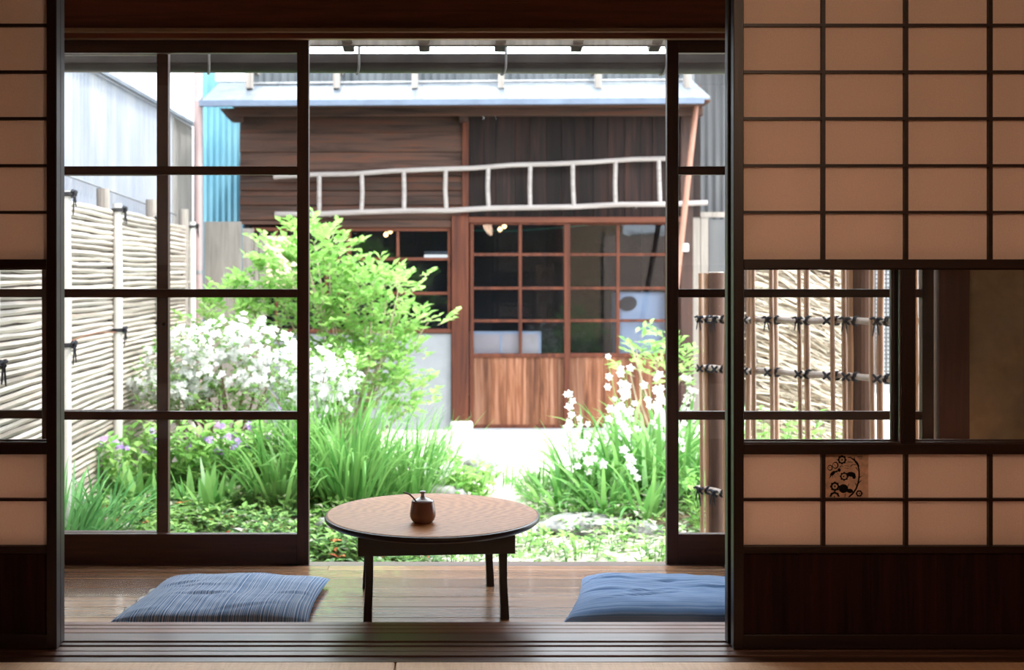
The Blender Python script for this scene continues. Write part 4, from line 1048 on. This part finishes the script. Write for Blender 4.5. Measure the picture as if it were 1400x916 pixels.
# clumps of strap leaves
def clump(name, x, D, n, L, W, label, cat='plant', lean=(.05, .65), curl=(.3, 1.8), mat='leaf_blade', spread=.10, group=None, azr=(0, 6.28), flowers=0, fh=.6, fm='petal', fr=.028, seg_=7, buds=True):
    X = PX(x, D); z = mound(X, D)
    t = thing(name, (X, D, z), label, cat, group); b = MB()
    for _ in range(n):
        az = R.uniform(*azr); sp = R.random() ** .6 * spread
        p = Vector((X + math.cos(az) * sp + R.uniform(-.02, .02), D + math.sin(az) * sp, z - .01))
        b.blade(p, az + R.uniform(-.6, .6), R.uniform(*lean), L * R.uniform(.55, 1.08), W * R.uniform(.75, 1.25), R.uniform(*curl), seg_)
    b.build('leaves', M[mat], t, smooth=True)
    if flowers:
        s = MB(); f = MB(); e = MB()
        for _ in range(flowers):
            az = R.uniform(0, 6.28); h = fh * R.uniform(.7, 1.1); p0 = Vector((X + R.uniform(-1, 1) * spread * .7, D + R.uniform(-1, 1) * spread * .7, z))
            tip = p0 + Vector((math.cos(az) * h * .22, math.sin(az) * h * .22, h)); mid = p0.lerp(tip, .55) - Vector((math.cos(az), math.sin(az), 0)) * h * .04
            s.tube([p0, mid, tip], [.0035, .003, .0018], 5)
            for q in range(4 if buds else 2):
                c = p0.lerp(tip, 1 - q * .11) + rvec(.035)
                flower(f, c, Vector((0, -.9, .4)) + rvec(.5), fr * R.uniform(.8, 1.15), R.choice((5, 6)))
                e.lathe([(.0, 0), (.004, .002), (.0, .006)], c + Vector((0, -.006, 0)), 6)
        s.build('flower_stems', M['stem'], t, smooth=True); f.build('blossoms', M[fm], t); e.build('flower_eyes', M['petal_eye'], t)
    return t
gname = 'long leaved grass clumps in the garden'
clump('grass_clump', 478, 6.55, 330, .78, .016, 'tall arching green grass clump beside the left end of the table', lean=(.03, .70), curl=(.2, 2.2), spread=.20)
clump('grass_clump.001', 555, 6.9, 200, .66, .014, 'tall green grass clump leaning towards the pale path', lean=(.05, .7), curl=(.2, 1.6), spread=.15)
clump('grass_clump.002', 425, 6.9, 170, .72, .016, 'green grass clump partly hidden by the edge of the open glass door', lean=(.02, .5), curl=(.2, 1.2), spread=.16)
clump('grass_clump.003', 82, 5.55, 150, .60, .018, 'dark green arching grass clump at the foot of the bamboo fence', lean=(.1, .9), curl=(.3, 1.2), mat='leaf_dark', spread=.12)
clump('grass_clump.004', 140, 5.9, 70, .50, .016, 'smaller dark grass clump next to the one at the fence foot', lean=(.1, .9), curl=(.3, 1.2), mat='leaf_dark', spread=.10)
clump('grass_clump.005', 385, 6.5, 150, .62, .020, 'fresh green grass clump seen through the glass door beside its edge', lean=(.08, .75), curl=(.3, 1.9), spread=.18)
for i, (x, D, n, L, lb) in enumerate(((262, 6.35, 16, .36, 'fan of upright green iris leaves at the vertical door bar'), (288, 6.2, 18, .42, 'fan of upright green iris leaves in the middle of the left bed'), (322, 6.4, 16, .38, 'fan of upright green iris leaves left of the fresh grass clump'),
                                 (186, 6.5, 16, .40, 'fan of upright green iris leaves nearest the bamboo fence'), (212, 6.2, 14, .36, 'fan of iris leaves just left of the vertical door bar'), (240, 6.8, 16, .44, 'taller iris leaves behind the vertical door bar'), (350, 6.9, 18, .46, 'taller iris leaves behind the fresh grass clump'))):
    clump('iris_plant' + ('' if i == 0 else '.%03d' % i), x, D, n - 4, L * .85, .044, lb, lean=(.02, .5), curl=(.05, .7), spread=.05, flowers=0)
# broad leaved herbs
def herb(name, x, D, h, n, label, mat='leaf_bright', L=.085, W=.034, fl=None, wsp=.2, nf=0, cat='plant', group=None):
    X = PX(x, D); z = mound(X, D); t = thing(name, (X, D, z), label, cat, group); lv = MB(); s = MB(); f = MB()
    for _ in range(n):
        az = R.uniform(0, 6.28); r0 = R.uniform(0, wsp); hh = h * R.uniform(.6, 1.05)
        p0 = Vector((X + math.cos(az) * r0, D + math.sin(az) * r0 * .8, z)); tip = p0 + Vector((math.cos(az) * hh * .25, math.sin(az) * hh * .2, hh))
        s.tube([p0, p0.lerp(tip, .5) + rvec(.01), tip], [.003, .0025, .0015], 4, cap=False)
        m = int(hh / .035)
        for i in range(m):
            q = p0.lerp(tip, (i + .6) / m); a = i * 2.4 + R.uniform(-.4, .4)
            d = Vector((math.cos(a), math.sin(a), R.uniform(.3, 1.0)))
            lv.leaf(q, d, Vector((0, 0, 1)), L * R.uniform(.7, 1.15) * (1 - .35 * i / m), W * R.uniform(.8, 1.2), .15, droop=R.uniform(0, .3))
        if R.random() < nf:
            for _q in range(3): flower(f, tip + rvec(.03), Vector((0, -.8, .5)) + rvec(.5), .02, 5)
    s.build('stems', M['stem'], t); lv.build('leaves', M[mat], t)
    if f.v: f.build('blossoms', M[fl or 'petal'], t)
    return t
for i, (x, D, h, n, lb, fl, nf) in enumerate((
    (185, 6.9, .44, 26, 'leafy green herb with violet flowers beside the bamboo fence', 'violet', .2), (255, 7.0, .46, 28, 'leafy green herb below the wide azalea bush', None, 0), (310, 6.9, .45, 30, 'leafy green herb with violet flowers below the white azalea', 'violet', .25),
    (372, 7.0, .48, 30, 'leafy green herb with violet flowers beside the open door edge', 'violet', .3), (150, 7.3, .46, 24, 'leafy herb low against the pale fence post', None, 0),
    (612, 7.3, .30, 22, 'low leafy plant just behind the back of the table top', None, 0), (640, 7.5, .24, 16, 'low leafy plant next to the grey stone on the path', None, 0), (575, 7.2, .30, 16, 'low leafy plant with white bells behind the sugar pot', 'petal', .35))):
    herb('leafy_herb' + ('' if i == 0 else '.%03d' % i), x, D - .15, h, int(n * 1.5), lb, fl=fl, nf=nf, wsp=.19, L=.115, W=.046)
for i in range(16):
    x = (95, 150, 190, 235, 262, 300, 335, 372, 400, 440, 620, 700, 745, 790, 850, 895)[i]; D_ = 5.75 + .12 * ((i * 7) % 5)
    herb('low_herb' + ('' if i == 0 else '.%03d' % i), x, D_, .13, 12, ('low leafy herb in front, ' + ('beneath the dark grass by the fence', 'beside the smaller dark grass clump', 'below the iris fan nearest the fence', 'behind the foot of the vertical door bar', 'just past the foot of the vertical door bar', 'below the middle iris fan',
         'between iris fans and fresh grass', 'below the fresh grass clump', 'next to the edge of the open glass door', 'in front of the mossy stone', 'under the back of the table', 'under the right end of the table', 'just past the right end of the table', 'in front of the broad pale stone', 'between the broad and the small low stone', 'by the foot of the right glass door')[i]),
         mat='leaf_azalea' if i < 11 else 'leaf_bright', L=.06, W=.032, wsp=.13, group='low herbs along the veranda')
# right hand bed
fg = 'white flowering clumps in the right bed'
for i, (x, D, n, L, fl_, fh, lb) in enumerate((
    (800, 7.3, 80, .58, 4, .60, 'white flowered clump nearest the pale path in the right bed'), (850, 7.1, 90, .62, 4, .64, 'white flowered clump in the middle of the right bed'),
    (895, 7.2, 90, .64, 5, .66, 'white flowered clump touching the edge of the glass door'), (770, 6.9, 50, .40, 3, .5, 'low arching clump at the front corner of the right bed'),
    (830, 6.7, 50, .42, 2, .42, 'arching strap leaved clump behind the broad pale stone'), (940, 7.0, 80, .60, 5, .62, 'white flowered clump behind the glass of the right door'),
    (1000, 6.8, 60, .50, 3, .52, 'white flowered clump behind the open bamboo fence posts'), (885, 6.6, 40, .40, 2, .42, 'strap leaved clump in front of the flowers by the right door'), (870, 7.8, 70, .70, 4, .76, 'tall white flowered clump at the back of the right bed'), (925, 7.9, 70, .70, 4, .74, 'tall white flowered clump at the back behind the door glass'))):
    clump('flower_clump' + ('' if i == 0 else '.%03d' % i), x, D, n, L, .030, lb, 'plant', (.1, 1.05), (.4, 2.0), spread=.13, flowers=fl_, fh=fh, fr=.029)
shrub('leafy_shrub', (PX(905, 8.3), 8.3, mound(PX(905, 8.3), 8.3)), [(858, 460, 16, 12), (870, 478, 16, 12), (895, 490, 26, 14), (925, 475, 22, 16), (900, 510, 36, 18), (935, 510, 26, 20), (860, 500, 20, 10)], 8.3, M['leaf_bright'],
      'light green shrub rising behind the white flowers on the right', 'bush', 110, .075, .035, bark='pale_branch')
for i, (x, D, h, n, lb) in enumerate(((1050, 6.2, .68, 34, 'green plant growing low behind the first canes of the bamboo fence'), (1110, 6.1, .62, 30, 'green plant growing low behind the middle canes of the bamboo fence'), (985, 6.2, .36, 22, 'green plant behind the thick end post of the bamboo fence'), (1170, 6.2, .55, 20, 'green plant behind the dark bark post of the bamboo fence'))):
    herb('leafy_herb.%03d' % (20 + i), x, D, h, n, lb, wsp=.16)
clump('grass_clump.006', 700, 7.9, 40, .22, .010, 'thin low grass tuft on the pale path', lean=(.1, .8), curl=(.2, .9), spread=.16)
clump('grass_clump.007', 742, 7.4, 50, .34, .014, 'arching grass tuft between path and white flowers', lean=(.2, .9), curl=(.2, 1.2), spread=.12)
clump('grass_clump.008', 600, 8.2, 30, .50, .008, 'thin seeding grass beside the concrete block wall', lean=(.02, .5), curl=(.1, .6), spread=.10)
# ground cover
def cover(name, x0, x1, y0, y1, n, mats, label, L=(.02, .05), keep=None, h=.06):
    bs = MB()
    for _ in range(n):
        x = R.uniform(x0, x1); y = R.uniform(y0, y1)
        if keep and not keep(x, y): continue
        z = mound(x, y) + R.uniform(0, h); a = R.uniform(0, 6.28); mi = R.choices(range(len(mats)), [m[1] for m in mats])[0]
        for q in range(R.choice((1, 2, 3))):
            aa = a + q * 2.1; l = R.uniform(*L)
            bs.leaf(Vector((x, y, z)), Vector((math.cos(aa), math.sin(aa), R.uniform(0, .8))), Vector((0, 0, 1)), l, l * R.uniform(.4, .65), .15, mi, droop=R.uniform(0, .3))
    return tag(bs.build(name, [M[m[0]] for m in mats]), label, 'ground cover', None, 'stuff')
cover('ground_cover', -2.0, -.05, 4.9, 7.6, 15000, [('leaf_ground', 10), ('leaf_pale', 1), ('leaf_red', .25), ('leaf_bright', 2)], 'dense low green ground cover in the left bed', keep=lambda x, y: noise.noise(Vector((x * 3, y * 3, 1))) > -.28, L=(.028, .062), h=.13)
cover('ground_cover.001', -.1, 2.0, 5.2, 8.0, 5200, [('leaf_ground', 6), ('leaf_pale', 5), ('leaf_bright', 3)], 'sparse pale and green ground cover in the right bed', keep=lambda x, y: (x > .45 or y < 6.6) and noise.noise(Vector((x * 3, y * 3, 1))) > -.25, L=(.028, .06), h=.09)

# ------------------------------------------------------------------ light, camera
w = bpy.data.worlds.new('World'); bpy.context.scene.world = w; w.use_nodes = True
bg = w.node_tree.nodes['Background']; bg.inputs[0].default_value = (.86, .94, 1.0, 1); bg.inputs[1].default_value = 6.5
sun = bpy.data.lights.new('sun', 'SUN'); sun.energy = 5; sun.angle = math.radians(6); sun.color = (1, .96, .9)
so = bpy.data.objects.new('sun', sun); C.objects.link(so); so.rotation_euler = Vector((-.42, .28, -.86)).to_track_quat('-Z', 'Y').to_euler(); so.location = (3, -2, 8)
la = bpy.data.lights.new('room_lamp', 'AREA'); la.shape = 'DISK'; la.size = .5; la.energy = 13; la.color = (1, .66, .44)
lo = bpy.data.objects.new('room_lamp', la); C.objects.link(lo); lo.location = (.9, .6, 1.9); lo.rotation_euler = (Vector((1.1, 2.9, .9)) - Vector(lo.location)).to_track_quat('-Z', 'Y').to_euler()
cam = bpy.data.cameras.new('camera'); co = bpy.data.objects.new('camera', cam); C.objects.link(co)
co.location = (0, 0, CAMZ); co.rotation_euler = (math.pi / 2, 0, 0)
cam.sensor_width = 36; cam.lens = 36 * F / 1400; cam.shift_x = (700 - VX) / 1400; cam.shift_y = -(458 - VY) / 1400
cam.dof.use_dof = True; cam.dof.focus_distance = 3.35; cam.dof.aperture_fstop = 4.0
cam.clip_start = .05
sc = bpy.context.scene; sc.camera = co
sc.view_settings.view_transform = 'Standard'; sc.view_settings.look = 'None'; sc.view_settings.gamma = 1; sc.view_settings.exposure = 0.35
sc.view_settings.use_curve_mapping = False
sc.cycles.max_bounces = 10; sc.cycles.transparent_max_bounces = 24; sc.cycles.transmission_bounces = 8
